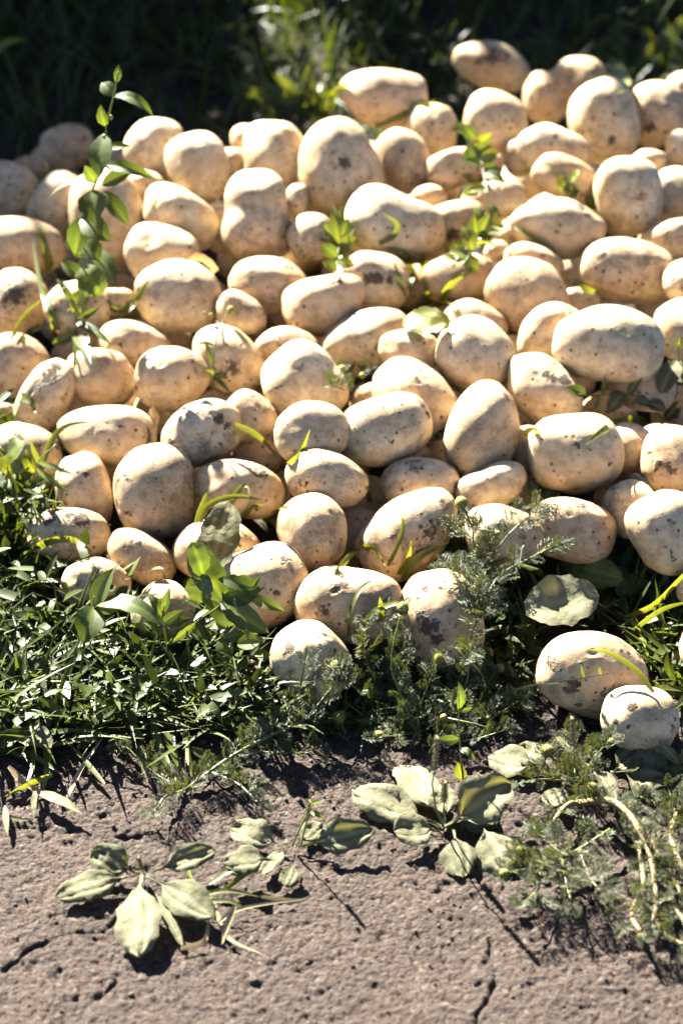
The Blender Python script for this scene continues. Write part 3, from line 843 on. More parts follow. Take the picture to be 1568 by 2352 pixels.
# many thin blades in one mesh
def blade_mass(name, base, az, el, length, width, bend, mat, segs=5, tints=None):
    n = len(base)
    s = np.linspace(0, 1, segs + 1)
    hd = np.stack([np.cos(az), np.sin(az), np.zeros(n)], -1)
    sd = np.stack([-np.sin(az), np.cos(az), np.zeros(n)], -1)
    V = np.zeros((n, segs + 1, 3, 3))
    ang = el[:, None] - bend[:, None] * s[None]          # elevation falls along the blade
    ds = length[:, None] / segs
    hx = np.concatenate([np.zeros((n, 1)), np.cumsum(np.cos(ang[:, :-1]) * ds, 1)], 1)
    hz = np.concatenate([np.zeros((n, 1)), np.cumsum(np.sin(ang[:, :-1]) * ds, 1)], 1)
    c = base[:, None] + hd[:, None] * hx[..., None]
    c[..., 2] += hz
    w = width[:, None] * np.clip(np.minimum(1.0, 1.25 * (1 - s ** 2.2)), 0.03, 1)[None] * 0.5
    sk = rng.normal(0, 0.45, n)                          # roll of the blade about its rib
    sdv = sd * np.cos(sk)[:, None]; sdv[:, 2] += np.sin(sk)
    V[:, :, 0] = c - sdv[:, None] * w[..., None]
    V[:, :, 1] = c; V[:, :, 1, 2] -= 0.22 * w
    V[:, :, 2] = c + sdv[:, None] * w[..., None]
    V[..., 2] = np.maximum(V[..., 2], 0.0015)
    k = (segs + 1) * 3
    i0 = (np.arange(n) * k)[:, None, None]
    q = np.arange(segs)[None, :, None] * 3
    j = np.arange(2)[None, None, :]
    a = i0 + q + j
    F = np.stack([a, a + 1, a + 4, a + 3], -1).reshape(-1, 4)
    tn = np.repeat(rng.random(n) if tints is None else tints, k)
    return mesh_from(name, V.reshape(-1, 3), F, M[mat], True, {'tint': tn})

def poly_sample(poly, n):
    poly = np.array(poly, float)
    out = []
    lo, hi = poly.min(0), poly.max(0)
    while len(out) < n:
        p = lo + rng.random(2) * (hi - lo)
        ins = False
        for (ax, ay), (bx, by) in zip(poly, np.roll(poly, -1, 0)):
            if (ay > p[1]) != (by > p[1]) and p[0] < (bx - ax) * (p[1] - ay) / (by - ay) + ax: ins = not ins
        if ins: out.append(p)
    return np.array(out)

# ---- feathery leaf variants (unit length along +x)
def feather_mesh(seed):
    g = np.random.default_rng(seed)
    V, F = [], []
    def lobe(p, d, ln, w, nrm):
        sd = unit(np.cross(d, nrm))
        b = len(V)
        V.extend([p, p + d * ln * 0.5 + sd * w - nrm * w * 0.3, p + d * ln, p + d * ln * 0.5 - sd * w - nrm * w * 0.3, p + d * ln * 0.5 + nrm * w * 0.5])
        F.extend([(b, b + 1, b + 4), (b + 1, b + 2, b + 4), (b + 2, b + 3, b + 4), (b + 3, b, b + 4)])
    cur = g.uniform(-0.5, 0.3)
    mid = [np.array([s, 0.06 * math.sin(3 * s + seed), cur * s * s * 0.5]) for s in np.linspace(0, 1, 7)]
    tv, tf = tube(mid, 0.018, 0.008, 3)
    V.extend(tv); F.extend(tf)
    for i, s in enumerate(np.linspace(0.16, 0.98, 8)):
        p = np.array([s, 0.06 * math.sin(3 * s + seed), cur * s * s * 0.5])
        for sg in (-1, 1):
            ln = 0.42 * math.sin(math.pi * (0.18 + 0.74 * s)) * g.uniform(0.7, 1.15)
            d = unit(np.array([0.75, sg * 0.8, g.uniform(-0.1, 0.45)]))
            nr = unit(np.array([g.uniform(-.2, .2), -sg * 0.2, 1.0]))
            lobe(p, d, ln, 0.020, nr)
            for f in (0.35, 0.6):
                for s2 in (-1, 1):
                    d2 = unit(d + s2 * 0.75 * np.cross(nr, d) + 0.15 * nr * g.normal())
                    lobe(p + d * ln * f, d2, ln * g.uniform(0.45, 0.7), 0.018, nr)
    return mesh_from('feathery_leaf', np.array(V), [tuple(f) for f in F], M['feather'], False, {'tint': np.full(len(V), 0.5 + 0.5 * g.random())})
FEATHERS = [feather_mesh(k) for k in range(6)]

def head_mesh(seed):
    V, F = ICO4
    g = np.random.default_rng(seed)
    V = V.copy()
    V[:, 2] = np.where(V[:, 2] > 0, V[:, 2] * 1.25, V[:, 2] * 0.45)
    # little florets
    n = 130
    k = np.arange(n) + 0.5
    phi = np.arccos(1 - 1.5 * k / n); th = math.pi * (1 + 5 ** 0.5) * k
    C = np.stack([np.cos(th) * np.sin(phi), np.sin(th) * np.sin(phi), np.cos(phi)], -1)
    U = V / np.linalg.norm(V, axis=1)[:, None]
    dd = (U @ C.T).max(1)
    V = V * (1 + 0.07 * np.clip((dd - 0.985) / 0.015, 0, 1))[:, None]
    return mesh_from('flower_head', V, F, M['head'], True)
HEADS = [head_mesh(1)]
def bract_mesh():
    V, F = [], []
    for j in range(9):
        a = 2 * math.pi * j / 9
        c, s = math.cos(a), math.sin(a)
        b = len(V)
        for (r, z, w) in ((0.3, -0.55, 0.2), (0.95, -0.35, 0.30), (1.12, 0.05, 0.26), (1.10, 0.30, 0.06)):
            V.append((r * c - w * s, r * s + w * c, z)); V.append((r * c + w * s, r * s - w * c, z))
        for q in range(3): F.append((b + 2 * q, b + 2 * q + 1, b + 2 * q + 3, b + 2 * q + 2))
    return mesh_from('bracts', np.array(V), F, M['stem'], True)
BRACTS = bract_mesh()

def orient(o, pos_, axis_x, nrm, s):
    x = unit(axis_x); z = unit(nrm - (nrm @ x) * x); y = np.cross(z, x)
    m = Matrix.Identity(4)
    for c, a in enumerate((x, y, z)):
        for r in range(3): m[r][c] = float(a[r] * s)
    for r in range(3): m[r][3] = float(pos_[r])
    o.matrix_local = m

def add_head(parent, B, p, axis, r):
    h = link('flower_head', HEADS[0], parent)
    a = unit(axis); x = unit(np.cross(a, [0.3, 0.9, 0.1]))
    orient(h, p - B, x, a, r)
    link('bracts', BRACTS, h)
    return h

def pineapple_weed(label, stems, heads, leaf=0.022, step=0.0065, rad=0.0013, seed=1, h=(0.004, 0.02), tips=True, smat='stem'):
    """low feathery weed: branching stems, finely cut leaves, yellow-green cones"""
    g = np.random.default_rng(seed)
    P0 = W(*stems[0][0], 0.002)
    B = np.array([P0[0], P0[1], 0.0])
    T = thing('pineapple_weed', label, 'weed', B, 'feathery weeds')
    ends = []
    for k, st in enumerate(stems):
        pts = path3(st, h[0], h[1], n=max(7, len(st) * 4))
        add_tube(T, B, pts, rad * (1.0 if k == 0 else 0.75), rad * 0.5, smat)
        ends.append((pts[-1], unit(pts[-1] - pts[-3])))
        seg = np.r_[0, np.cumsum(np.linalg.norm(np.diff(pts, axis=0), axis=1))]
        s = step * 0.6
        while s < seg[-1]:
            i = min(np.searchsorted(seg, s), len(pts) - 1)
            p = pts[i - 1] + (pts[i] - pts[i - 1]) * (s - seg[i - 1]) / max(1e-9, seg[i] - seg[i - 1])
            tg = unit(pts[i] - pts[i - 1])
            rd = unit(np.cross(tg, g.normal(size=3)))
            if rd[2] < -0.3: rd = -rd
            ax = unit(0.55 * tg + rd * 0.9 + np.array([0, 0, 0.15]))
            o = link('feathery_leaf', FEATHERS[g.integers(6)], T)
            ln = leaf * g.uniform(0.6, 1.2) * (0.6 + 0.4 * min(1, (seg[-1] - s) / 0.02))
            orient(o, p - B, ax, np.array([0, 0, 1.0]) + g.normal(size=3) * 0.5 - FW * 0.5, ln)
            s += step * g.uniform(0.6, 1.4)
        if tips:
            for q in range(4):
                o = link('feathery_leaf', FEATHERS[g.integers(6)], T)
                orient(o, pts[-1] - B, unit(ends[-1][1] + g.normal(size=3) * 0.6), np.array([0, 0, 1.0]) - FW * 0.5, leaf * g.uniform(0.5, 0.9))
    for (x, y, r) in heads:
        # sit on the nearest stem end or on a short stalk from it
        hp = min(ends, key=lambda e: np.linalg.norm(e[0] - at_depth(x, y, depth_at(e[0]))))
        p = at_depth(x, y, depth_at(hp[0]) - 0.002, 0.006)
        rr = r * depth_at(p) / FPX
        ax = unit(p - hp[0] + hp[1] * 0.004 + np.array([0, 0, 0.006]))
        if np.linalg.norm(p - hp[0]) > 0.004:
            add_tube(T, B, np.array([hp[0], (hp[0] + p) / 2 + np.array([0, 0, 0.001]), p - ax * rr * 0.3]), rad * 0.6, rad * 0.8, 'stem', 'stalk')
        add_head(T, B, p, ax, rr)
    return T

def leafy_sprig(label, stem, leaves, mat='leaf', h=(0.004, 0.01), rad=0.0011, shape='lance', name='knotweed_sprig', group='leafy sprigs', seed=3, standing=False, buds=()):
    g = np.random.default_rng(seed)
    if standing:                       # stands in one upright plane
        b = W(*stem[0], 0.0)
        pts = np.array([on_y(x, y, b[1] - 0.012) for x, y in stem])
        q = []
        for i in range(len(pts) - 1):
            for f in (0, .33, .66): q.append(pts[i] * (1 - f) + pts[i + 1] * f)
        pts = np.array(q + [pts[-1]])
    else:
        pts = path3(stem, h[0], h[1], n=len(stem) * 4)
    B = np.array([pts[0][0], pts[0][1], pts[0][2]])
    T = thing(name, label, 'plant', B, group)
    add_tube(T, B, pts, rad, rad * 0.5, 'stem')
    scr = np.array([[784 + FPX * ((p - CAM) @ RT) / depth_at(p), 1176 - FPX * ((p - CAM) @ UP) / depth_at(p)] for p in pts])
    for k, lf in enumerate(leaves):
        bx, by, tx, ty, w = lf[:5]
        kw = lf[5] if len(lf) > 5 else {}
        i = int(np.argmin(np.hypot(scr[:, 0] - bx, scr[:, 1] - by)))
        d = depth_at(pts[i])
        b = pts[i] if np.hypot(scr[i, 0] - bx, scr[i, 1] - by) < 14 else at_depth(bx, by, d)
        tip = at_depth(tx, ty, d + kw.pop('dd', g.uniform(-0.012, 0.006)), 0.004)
        kw.setdefault('arch', g.uniform(0.05, 0.16)); kw.setdefault('fold', g.uniform(0.1, 0.35))
        kw.setdefault('shape', shape)
        add_leaf(T, B, b, tip, 1.2 * w * d / FPX, kw.pop('mat', mat), seed=seed * 50 + k, **kw)
    for (x, y, r) in buds:
        i = int(np.argmin(np.hypot(scr[:, 0] - x, scr[:, 1] - y)))
        p = at_depth(x, y, depth_at(pts[i]))
        V, F = ICO4
        me = mesh_from('bud', V * np.array([1, 1, 1.35]) * r * depth_at(p) / FPX, F, M['head'], True)
        link('bud', me, T, p - B)
    return T

def plantain(label, centre, leaves, spikes=(), seed=1, mat='plantain', z0=0.006, name='plantain'):
    g = np.random.default_rng(seed)
    c = W(*centre, 0.003)
    B = np.array([c[0], c[1], 0.0])
    T = thing(name, label, 'plant', B, 'broad leaved plantains')
    for k, lf in enumerate(leaves):
        tx, ty, w = lf[:3]
        kw = dict(lf[3]) if len(lf) > 3 else {}
        hz = kw.pop('h', 0.008)
        b = c + np.array([g.uniform(-.003, .003), g.uniform(-.003, .003), 0.002])
        if 'base' in kw: b = W(*kw.pop('base'), max(0.006, hz * 0.9))
        tip = W(tx, ty, hz)
        kw['arch'] = kw.get('arch', 0.10) * 0.55; kw.setdefault('fold', 0.16); kw.setdefault('wave', 0.045); kw.setdefault('curl', g.uniform(-.14, .10))
        nr = kw.pop('nrm', None)
        nr = np.array(nr, float) if nr is not None else np.array([g.uniform(-.2, .2), g.uniform(-.35, .1), 1.0])
        add_leaf(T, B, b, tip, w * depth_at(c) / FPX, kw.pop('mat', mat), normal=nr, shape=kw.pop('shape', 'plantain'), nl=18, nw=8, seed=seed * 40 + k, **kw)
    for (pts, r) in spikes:
        b = c + np.array([0, 0, 0.003])
        w3 = [b] + [on_y(x, y, b[1] - 0.004 * (i + 1)) for i, (x, y) in enumerate(pts[:-1])]
        add_tube(T, B, np.array(w3), 0.0008, 0.0007, 'stem', 'stalk')
        a, e = w3[-1], on_y(*pts[-1], b[1] - 0.004 * (len(pts)))
        V, F = [], []
        n = 26
        rr = r * depth_at(a) / FPX
        ax = unit(e - a); u = unit(np.cross(ax, [0.2, 0.9, 0.1])); v = np.cross(ax, u)
        tv, tf = tube(np.array([a, a * .5 + e * .5, e]), rr * 0.6, rr * 0.35, 6)
        V.extend(tv); F.extend(tf)
        for i in range(n * 4):                     # seed capsules packed round the axis
            s_ = i / (n * 4); an = i * 2.39996
            p = a + (e - a) * s_ + (u * math.cos(an) + v * math.sin(an)) * rr * (0.75 - 0.35 * s_)
            o_ = unit(u * math.cos(an) + v * math.sin(an) + ax * 0.7)
            s1 = unit(np.cross(o_, ax)); z_ = rr * 0.42
            b0 = len(V)
            V.extend([p - s1 * z_ * .6, p + s1 * z_ * .6, p + o_ * z_ * 1.5, p + ax * z_ * .9, p - ax * z_ * .6])
            F.extend([(b0, b0 + 4, b0 + 2), (b0 + 4, b0 + 1, b0 + 2), (b0 + 1, b0 + 3, b0 + 2), (b0 + 3, b0, b0 + 2)])
        link('seed_spike', mesh_from('seed_spike', np.array(V) - B, F, M['spike'], False), T)
    return T

def grass_tuft(label, blades, mat='grass', seed=1, name='grass_tuft'):
    """a few long blades: each a layout polyline with a width"""
    g = np.random.default_rng(seed)
    B = None
    T = None
    for k, bl in enumerate(blades):
        pts_, w = bl[0], bl[1]
        kw = bl[2] if len(bl) > 2 else {}
        pts = path3(pts_, kw.get('h0', 0.004), kw.get('h1', 0.012), n=14)
        if T is None:
            B = pts[0].copy()
            T = thing(name, label, 'grass', B, 'grass tufts among the potatoes')
        n = len(pts)
        V = []
        wd = 1.6 * w * depth_at(pts[0]) / FPX / 2
        tw = g.uniform(-0.7, 0.7)
        for i in range(n):
            s = i / (n - 1)
            tg = unit(pts[min(i + 1, n - 1)] - pts[max(i - 1, 0)])
            vw = unit(pts[i] - CAM)
            sd = unit(np.cross(tg, vw)); up = np.cross(sd, tg)
            sd = sd * math.cos(tw) + up * math.sin(tw)
            ww = wd * (0.55 + 0.45 * min(1, s * 5)) * max(0.03, 1 - s ** 3)
            V += [pts[i] - sd * ww, pts[i] + np.cross(sd, tg) * ww * 0.3, pts[i] + sd * ww]
        F = []
        for i in range(n - 1):
            for j in (0, 1):
                a = i * 3 + j
                F.append((a, a + 1, a + 4, a + 3))
        me = mesh_from('blade', np.array(V) - B, F, M[kw.get('mat', mat)], True, {'tint': np.full(len(V), kw.get('t', g.uniform(0.3, 1.2)))})
        link('blade', me, T)
    return T

# ------------------------------------------------------------------ unseen leafy screen added to shade the far grass
def build_shade_hedge():
    Yh = 1.80
    xs = np.array([-3.8, -1.3, -1.08, -.95, -.82, -.72, -.62, -.385, -.36, -.30, -.24, -.10, .3, 3.4])
    zs = np.array([1.4, 1.3, 1.17, 1.10, 1.08, .66, .36, .36, .95, 1.00, .74, .50, .50, .6])  # top heights shaped by where the cast shade should end
    T = thing('shade_hedge', 'tall dense leafy screen added out of view to shade the grass', 'shade_hedge', np.array([0, Yh + 0.3, 0.0]))
    B = np.array([0, Yh + 0.3, 0.0])
    for k in range(16):
        x = -3.4 + k * 0.42 + rng.uniform(-.1, .1)
        p = [np.array([x + rng.uniform(-.1, .1) * s, Yh + 0.35 + rng.uniform(-.1, .1), s * 1.6]) for s in (0, .35, .7, 1.0)]
        add_tube(T, B, np.array(p), 0.03, 0.012, 'bark', 'trunk')
    n = 60000
    x = rng.uniform(-3.8, 3.4, n)
    top = np.interp(x, xs, zs) + 0.03 * vnoise2(x * 9, x * 0 + 3)
    y = Yh + rng.uniform(0, 0.45, n)
    # the sun side shears the top so that every layer ends on the same sun ray
    topy = top + (y - Yh) * SUN[2] / SUN[1]
    z = rng.random(n) ** 0.8 * (topy - 0.05) + 0.05
    thin = ~((vnoise2(x * 8, z * 8) > np.where(x > -.22, 0.12, 0.40)) & (x > -0.45)) & (rng.random(n) <  np.interp(x, [-2.5, -0.6, 0.2, 1.2], [1, 1, 0.75, 0.6]))  # gaps cut so flecks of sun get through on the right
    x, y, z = x[thin], y[thin], z[thin]; n = len(x)
    c = np.stack([x, y, z], -1)
    a = rng.normal(size=(n, 3)); a /= np.linalg.norm(a, axis=1)[:, None]
    b = np.cross(a, rng.normal(size=(n, 3))); b /= np.linalg.norm(b, axis=1)[:, None]
    L = rng.uniform(.035, .065, n)[:, None]; w = L * 0.32
    nn = np.cross(a, b)
    V = np.stack([c - a * L, c + b * w + nn * w * .3, c + a * L, c - b * w + nn * w * .3], 1).reshape(-1, 3)
    i = np.arange(n)[:, None] * 4
    F = np.concatenate([i + np.array([[0, 1, 2]]), i + np.array([[0, 2, 3]])], 0)
    fo = link('foliage', mesh_from('foliage', V - B, F, M['shade_hedge'], False, {'tint': np.repeat(rng.random(n), 4)}), T)
    fo['kind'] = 'stuff'
build_shade_hedge()

# ------------------------------------------------------------------ grass masses
def far_grass():
    n = 15000
    x = rng.uniform(-1.5, 1.5, n); y = rng.uniform(0.45, 2.5, n)
    d = np.hypot((pos[:, 0][None] - x[:, None]), (pos[:, 1][None] - y[:, None])).min(1)
    keep = d > 0.055
    keep &= ~((np.abs(x) < 0.40) & (y < 0.8) & (d < 0.075))
    x, y = x[keep], y[keep]; n = len(x)
    base = np.stack([x, y, np.zeros(n)], -1)
    ln = rng.uniform(0.06, 0.17, n) * np.clip(0.55 + (y - 0.5) * 0.6, 0.5, 1.2)
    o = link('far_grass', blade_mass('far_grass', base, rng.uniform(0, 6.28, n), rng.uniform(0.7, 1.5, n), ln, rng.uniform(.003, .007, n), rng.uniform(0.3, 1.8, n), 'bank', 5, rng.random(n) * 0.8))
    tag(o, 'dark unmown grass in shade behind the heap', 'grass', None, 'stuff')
far_grass()

def bank(name, label, polys, flat=0.0):
    bs, az, el, ln, wd, bd = [], [], [], [], [], []
    for poly, n, l0, l1, w0, w1, e0, e1, zz in polys:
        p = poly_sample(poly, n)
        b = np.array([on_z(x_, y_, 0.001) for x_, y_ in p])
        b[:, 2] += rng.random(n) ** 1.5 * zz
        bs.append(b); az.append(rng.uniform(0, 6.28, n)); el.append(rng.uniform(e0, e1, n))
        ln.append(rng.uniform(l0, l1, n)); wd.append(rng.uniform(w0, w1, n)); bd.append(rng.uniform(-0.2, 1.1, n))
    c = np.concatenate
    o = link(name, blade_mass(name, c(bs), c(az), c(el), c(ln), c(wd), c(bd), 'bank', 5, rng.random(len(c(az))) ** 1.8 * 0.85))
    return tag(o, label, 'grass', None, 'stuff')
LEFT = [(-60, 1240), (60, 1290), (180, 1390), (330, 1460), (520, 1490), (640, 1600), (620, 1660), (470, 1700), (330, 1690), (180, 1720), (60, 1740), (-60, 1760)]
MID = [(520, 1480), (800, 1490), (1000, 1530), (1230, 1560), (1230, 1640), (1120, 1690), (850, 1700), (600, 1690)]
RIGHT = [(1080, 1420), (1240, 1330), (1420, 1290), (1640, 1330), (1640, 1640), (1500, 1560), (1420, 1450), (1250, 1460), (1180, 1560)]
LEDGE = [(-60, 1000), (60, 1120), (70, 1230), (140, 1310), (60, 1330), (-60, 1330)]
bank('grass_bank', 'tangled low grass and weeds along the near edge of the heap', [
    (LEFT, 420, .050, .105, .0028, .0052, .12, 0.8, .020),
    (LEFT, 380, .030, .065, .0030, .0058, .25, 1.25, .010),
    (LEFT, 380, .014, .030, .0060, .0115, -.2, 1.0, .048),
    (LEFT, 240, .012, .024, .0040, .0070, -.2, 1.1, .030),
    (LEFT, 380, .020, .060, .0010, .0022, -.1, 1.0, .040),
    (MID, 450, .015, .040, .0020, .0036, .05, 1.0, .010),
    (MID, 600, .008, .018, .0025, .0050, -.1, 0.9, .018),
    (RIGHT, 800, .025, .070, .0028, .0052, .1, 1.2, .012),
    (RIGHT, 480, .014, .030, .0060, .0120, -.2, 0.9, .035),
    (LEDGE, 500, .045, .110, .0030, .0055, .5, 1.5, .03),
    (LEDGE, 600, .012, .028, .0050, .0095, -.2, 1.0, .095),
    ([(-60, 1240), (60, 1290), (330, 1440), (520, 1480), (520, 1540), (-60, 1500)], 170, .014, .030, .0060, .0110, -.2, 1.0, .075),
    ([(-60, 1240), (60, 1290), (330, 1440), (520, 1480), (520, 1540), (-60, 1500)], 170, .050, .090, .0028, .0050, .5, 1.3, .01),
])

# ------------------------------------------------------------------ feathery weeds
pineapple_weed('tall feathery weed with yellow green cones in front of the veiled potato',
    [[(1105, 1420), (1080, 1360), (1062, 1290), (1064, 1220), (1060, 1170)],
     [(1095, 1385), (1120, 1300), (1165, 1230), (1215, 1185), (1240, 1155)],
     [(1100, 1400), (1110, 1350), (1125, 1312)],
     [(1100, 1390), (1150, 1320), (1220, 1280), (1270, 1255)],
     [(1095, 1390), (1060, 1345), (1035, 1300)],
     [(1120, 1310), (1090, 1260), (1085, 1215)],
     [(1110, 1400), (1085, 1450), (1080, 1500)]],
    [(1060, 1158, 15), (1243, 1136, 17), (1238, 1152, 17), (1127, 1308, 13), (1140, 1225, 7)], leaf=0.024, step=0.0074, seed=11, h=(0.012, 0.03))
pineapple_weed('feathery weed sprawling before the big upright earthy potato',
    [[(960, 1690), (930, 1620), (900, 1540), (905, 1470), (922, 1405)],
     [(950, 1670), (880, 1640), (830, 1590), (815, 1545)],
     [(950, 1660), (980, 1580), (1005, 1520)],
     [(960, 1680), (910, 1690), (872, 1692)],
     [(940, 1640), (870, 1560), (850, 1480)]],
    [(924, 1398, 13), (1007, 1515, 12), (870, 1692, 13), (838, 1610, 10)], leaf=0.022, step=0.0058, seed=12, h=(0.006, 0.02))
pineapple_weed('feathery weed with two small cones between the earthy and muddy potatoes',
    [[(985, 1730), (1040, 1640), (1085, 1570), (1118, 1510)],
     [(1020, 1680), (1100, 1620), (1145, 1545)],
     [(1010, 1690), (1110, 1660), (1190, 1610)],
     [(1000, 1700), (1080, 1700), (1150, 1680)],
     [(1060, 1620), (1075, 1540), (1070, 1500)]],
    [(1119, 1503, 13), (1146, 1538, 11), (1020, 1648, 8)], leaf=0.022, step=0.0058, seed=13, h=(0.006, 0.018))
pineapple_weed('long pale stemmed feathery weed pointing at the front cracked eye potato',
    [[(430, 1812), (520, 1745), (610, 1695), (700, 1650), (765, 1575)],
     [(640, 1680), (600, 1610), (590, 1545)],
     [(690, 1655), (740, 1660), (772, 1650)],
     [(610, 1695), (560, 1640), (520, 1610)],
     [(700, 1650), (690, 1580), (700, 1520)],
     [(560, 1722), (640, 1730), (730, 1720)],
     [(480, 1772), (545, 1800), (590, 1840)],
     [(425, 1815), (380, 1830), (360, 1860)],
     [(425, 1812), (360, 1780), (290, 1715)]],
    [(770, 1534, 14), (776, 1650, 15), (586, 1530, 9), (706, 1620, 6)], leaf=0.021, step=0.0045, rad=0.0019, seed=14, h=(0.004, 0.012))
pineapple_weed('feathery weed with round brownish cones growing through the plantain by the round potato',
    [[(1320, 1800), (1285, 1765), (1262, 1735)],
     [(1320, 1800), (1318, 1730), (1316, 1670)],
     [(1325, 1800), (1365, 1740), (1400, 1700)],
     [(1320, 1800), (1345, 1800), (1358, 1815)],
     [(1310, 1795), (1240, 1790), (1190, 1800)]],
    [(1258, 1728, 15), (1358, 1812, 14), (1402, 1705, 9), (1275, 1752, 7)], leaf=0.020, step=0.004, seed=15, h=(0.006, 0.018))
pineapple_weed('uprooted feathery weed lying on asphalt, cones pointing left',
    [[(1400, 1905), (1330, 1950), (1260, 1985), (1190, 2000), (1160, 2008)],
     [(1260, 1985), (1215, 1975), (1190, 1962)],
     [(1300, 1968), (1250, 1930), (1225, 1900)],
     [(1330, 1950), (1350, 2010), (1380, 2050)],
     [(1240, 1990), (1235, 2040), (1200, 2075)],
     [(1290, 1975), (1300, 2030), (1310, 2070)]],
    [(1158, 2008, 12), (1180, 1985, 14), (1196, 1958, 13)], leaf=0.022, step=0.0052, rad=0.0017, seed=16, h=(0.02, 0.022))
pineapple_weed('wilted bundle of arching weed stems lying at the right edge of asphalt',
    [[(1325, 1845), (1400, 1840), (1450, 1880), (1490, 1960), (1505, 2050), (1500, 2120)],
     [(1400, 1842), (1470, 1900), (1530, 1990), (1568, 2060)],
     [(1440, 1870), (1470, 1970), (1480, 2060)],
     [(1490, 1950), (1560, 2010), (1600, 1960)],
     [(1330, 1845), (1300, 1850), (1260, 1900)],
     [(1500, 2110), (1530, 2150), (1568, 2170)],
     [(1480, 2040), (1450, 2100), (1470, 2140)],
     [(1560, 1850), (1540, 1920), (1568, 2000)],
     [(1500, 1990), (1550, 2080), (1580, 2140)]],
    [(1470, 2150, 7)], leaf=0.022, step=0.008, rad=0.0036, seed=17, h=(0.008, 0.018), smat='dry')
pineapple_weed('small feathery tuft against the right edge above the asphalt',
    [[(1560, 1900), (1540, 1830), (1520, 1780)], [(1560, 1900), (1590, 1830), (1590, 1760)], [(1550, 1870), (1500, 1850), (1470, 1830)]],
    [], leaf=0.020, step=0.005, seed=18, h=(0.004, 0.014))
pineapple_weed('fine feathery weed lying in front of the broad dirt crusted potato',
    [[(880, 1600), (850, 1540), (835, 1480), (845, 1430)], [(875, 1590), (920, 1530), (930, 1470)], [(870, 1600), (800, 1570), (780, 1530)]],
    [], leaf=0.020, step=0.0045, seed=19, h=(0.005, 0.016))
pineapple_weed('little weed with yellow bud between large pale round potato and sloping one',
    [[(800, 905), (815, 870), (790, 850)], [(805, 900), (840, 860), (850, 845)], [(805, 905), (780, 890), (760, 885)]],
    [(786, 850, 11), (832, 862, 7)], leaf=0.016, step=0.005, seed=21, h=(0.004, 0.014))

# ------------------------------------------------------------------ plantains and broad leaves
plantain('broad plantain rosette with a tall reddish seed spike on the asphalt', (1018, 1908),
    [(808, 1815, 100, dict(h=.012, arch=.06, nrm=(.1, -.45, 1))), (918, 1755, 95, dict(h=.010, arch=.14)), (903, 1912, 92, dict(h=.014, arch=.10, nrm=(0, -.3, 1))),
     (1062, 2015, 84, dict(h=.002, arch=.20, fold=-.25, base=(1040, 1905))), (1180, 2000, 122, dict(h=.004, arch=.16, fold=-.1, base=(1090, 1890))),
     (1170, 1800, 118, dict(h=.030, arch=.12, nrm=(-.5, -.75, .6), fold=.2)), (1010, 1800, 70, dict(h=.02, arch=.1)), (1120, 1830, 90, dict(h=.012, arch=.15)), (1150, 1880, 70, dict(h=.01))],
    [([(1000, 1855), (992, 1800), (998, 1765), (1003, 1692)], 9.5), ([(1018, 1860), (1019, 1840), (1022, 1795)], 9)], seed=1)
plantain('small pale plantain rosette with four leaves casting dark shadows on asphalt', (332, 2015),
    [(210, 1955, 82, dict(h=.018, arch=.08, nrm=(.2, -.6, .9))), (128, 2058, 80, dict(h=.010, arch=.13, fold=-.15)), (318, 2198, 108, dict(h=.008, arch=.22, fold=-.1)),
     (492, 2108, 88, dict(h=.012, arch=.13, nrm=(-.1, -.4, 1))), (495, 1950, 62, dict(h=.016, arch=.08, fold=.35, nrm=(-.3, -.6, .8))), (420, 2175, 26, dict(h=.004))],
    [([(326, 1995), (318, 1968)], 6)], seed=2)
plantain('pale wilted plantain leaves tangled with dry grass in the middle of asphalt', (672, 1948),
    [(530, 1902, 80, dict(h=.012, arch=.10)), (512, 1985, 78, dict(h=.016, arch=.16, base=(640, 1975))), (655, 2035, 58, dict(h=.006, arch=.2, base=(680, 1985))),
     (856, 1905, 84, dict(h=.018, arch=.10, fold=.2, nrm=(-.2, -.7, .8))), (740, 1890, 60, dict(h=.008)), (600, 2010, 40, dict(h=.006))],
    [([(690, 1900), (705, 1870), (712, 1840)], 6)], seed=3)
plantain('glossy plantain leaves spread beneath the round front potato', (1335, 1800),
    [(1532, 1782, 118, dict(h=.012, arch=.08, nrm=(0, -.5, 1), base=(1400, 1770))), (1120, 1740, 86, dict(h=.010, arch=.10, base=(1260, 1770))), (1190, 1720, 84, dict(h=.010, arch=.12, base=(1270, 1775))),
     (1290, 1690, 90, dict(h=.006, arch=.15)), (1410, 1850, 42, dict(h=.018, arch=.2, fold=.7, base=(1345, 1755))), (1240, 1850, 56, dict(h=.010, base=(1330, 1810))), (1360, 1690, 70, dict(h=.008)), (1470, 1730, 80, dict(h=.004, base=(1400, 1780)))],
    [([(1318, 1760), (1316, 1710), (1312, 1648)], 9)], seed=4)
plantain('large pale leaf with cast leaf shadows right of the tall feathery weed', (1230, 1320),
    [(1375, 1372, 118, dict(h=.085, arch=.10, nrm=(0, -.6, 1), base=(1205, 1398), shape='oval', wave=.05)), (1430, 1330, 80, dict(h=.045, arch=.14, nrm=(0, -.8, .5), base=(1290, 1290), shape='oval', mat='leaf')),
     (1245, 1330, 60, dict(h=.028, arch=.1, base=(1190, 1300), shape='oval', mat='leaf')), (1480, 1325, 60, dict(h=.03, base=(1420, 1370), shape='oval', mat='leaf')), (1215, 1500, 40, dict(h=.02, base=(1205, 1400), fold=.8, mat='leaf'))], seed=5)
plantain('torn pale broad leaf lying on the grass bank at the left', (20, 1520),
    [(168, 1560, 88, dict(h=.022, arch=.10, nrm=(0, -.35, 1), base=(6, 1540), shape='oval', wave=.06)), (70, 1480, 40, dict(h=.018, base=(0, 1520)))], seed=6)
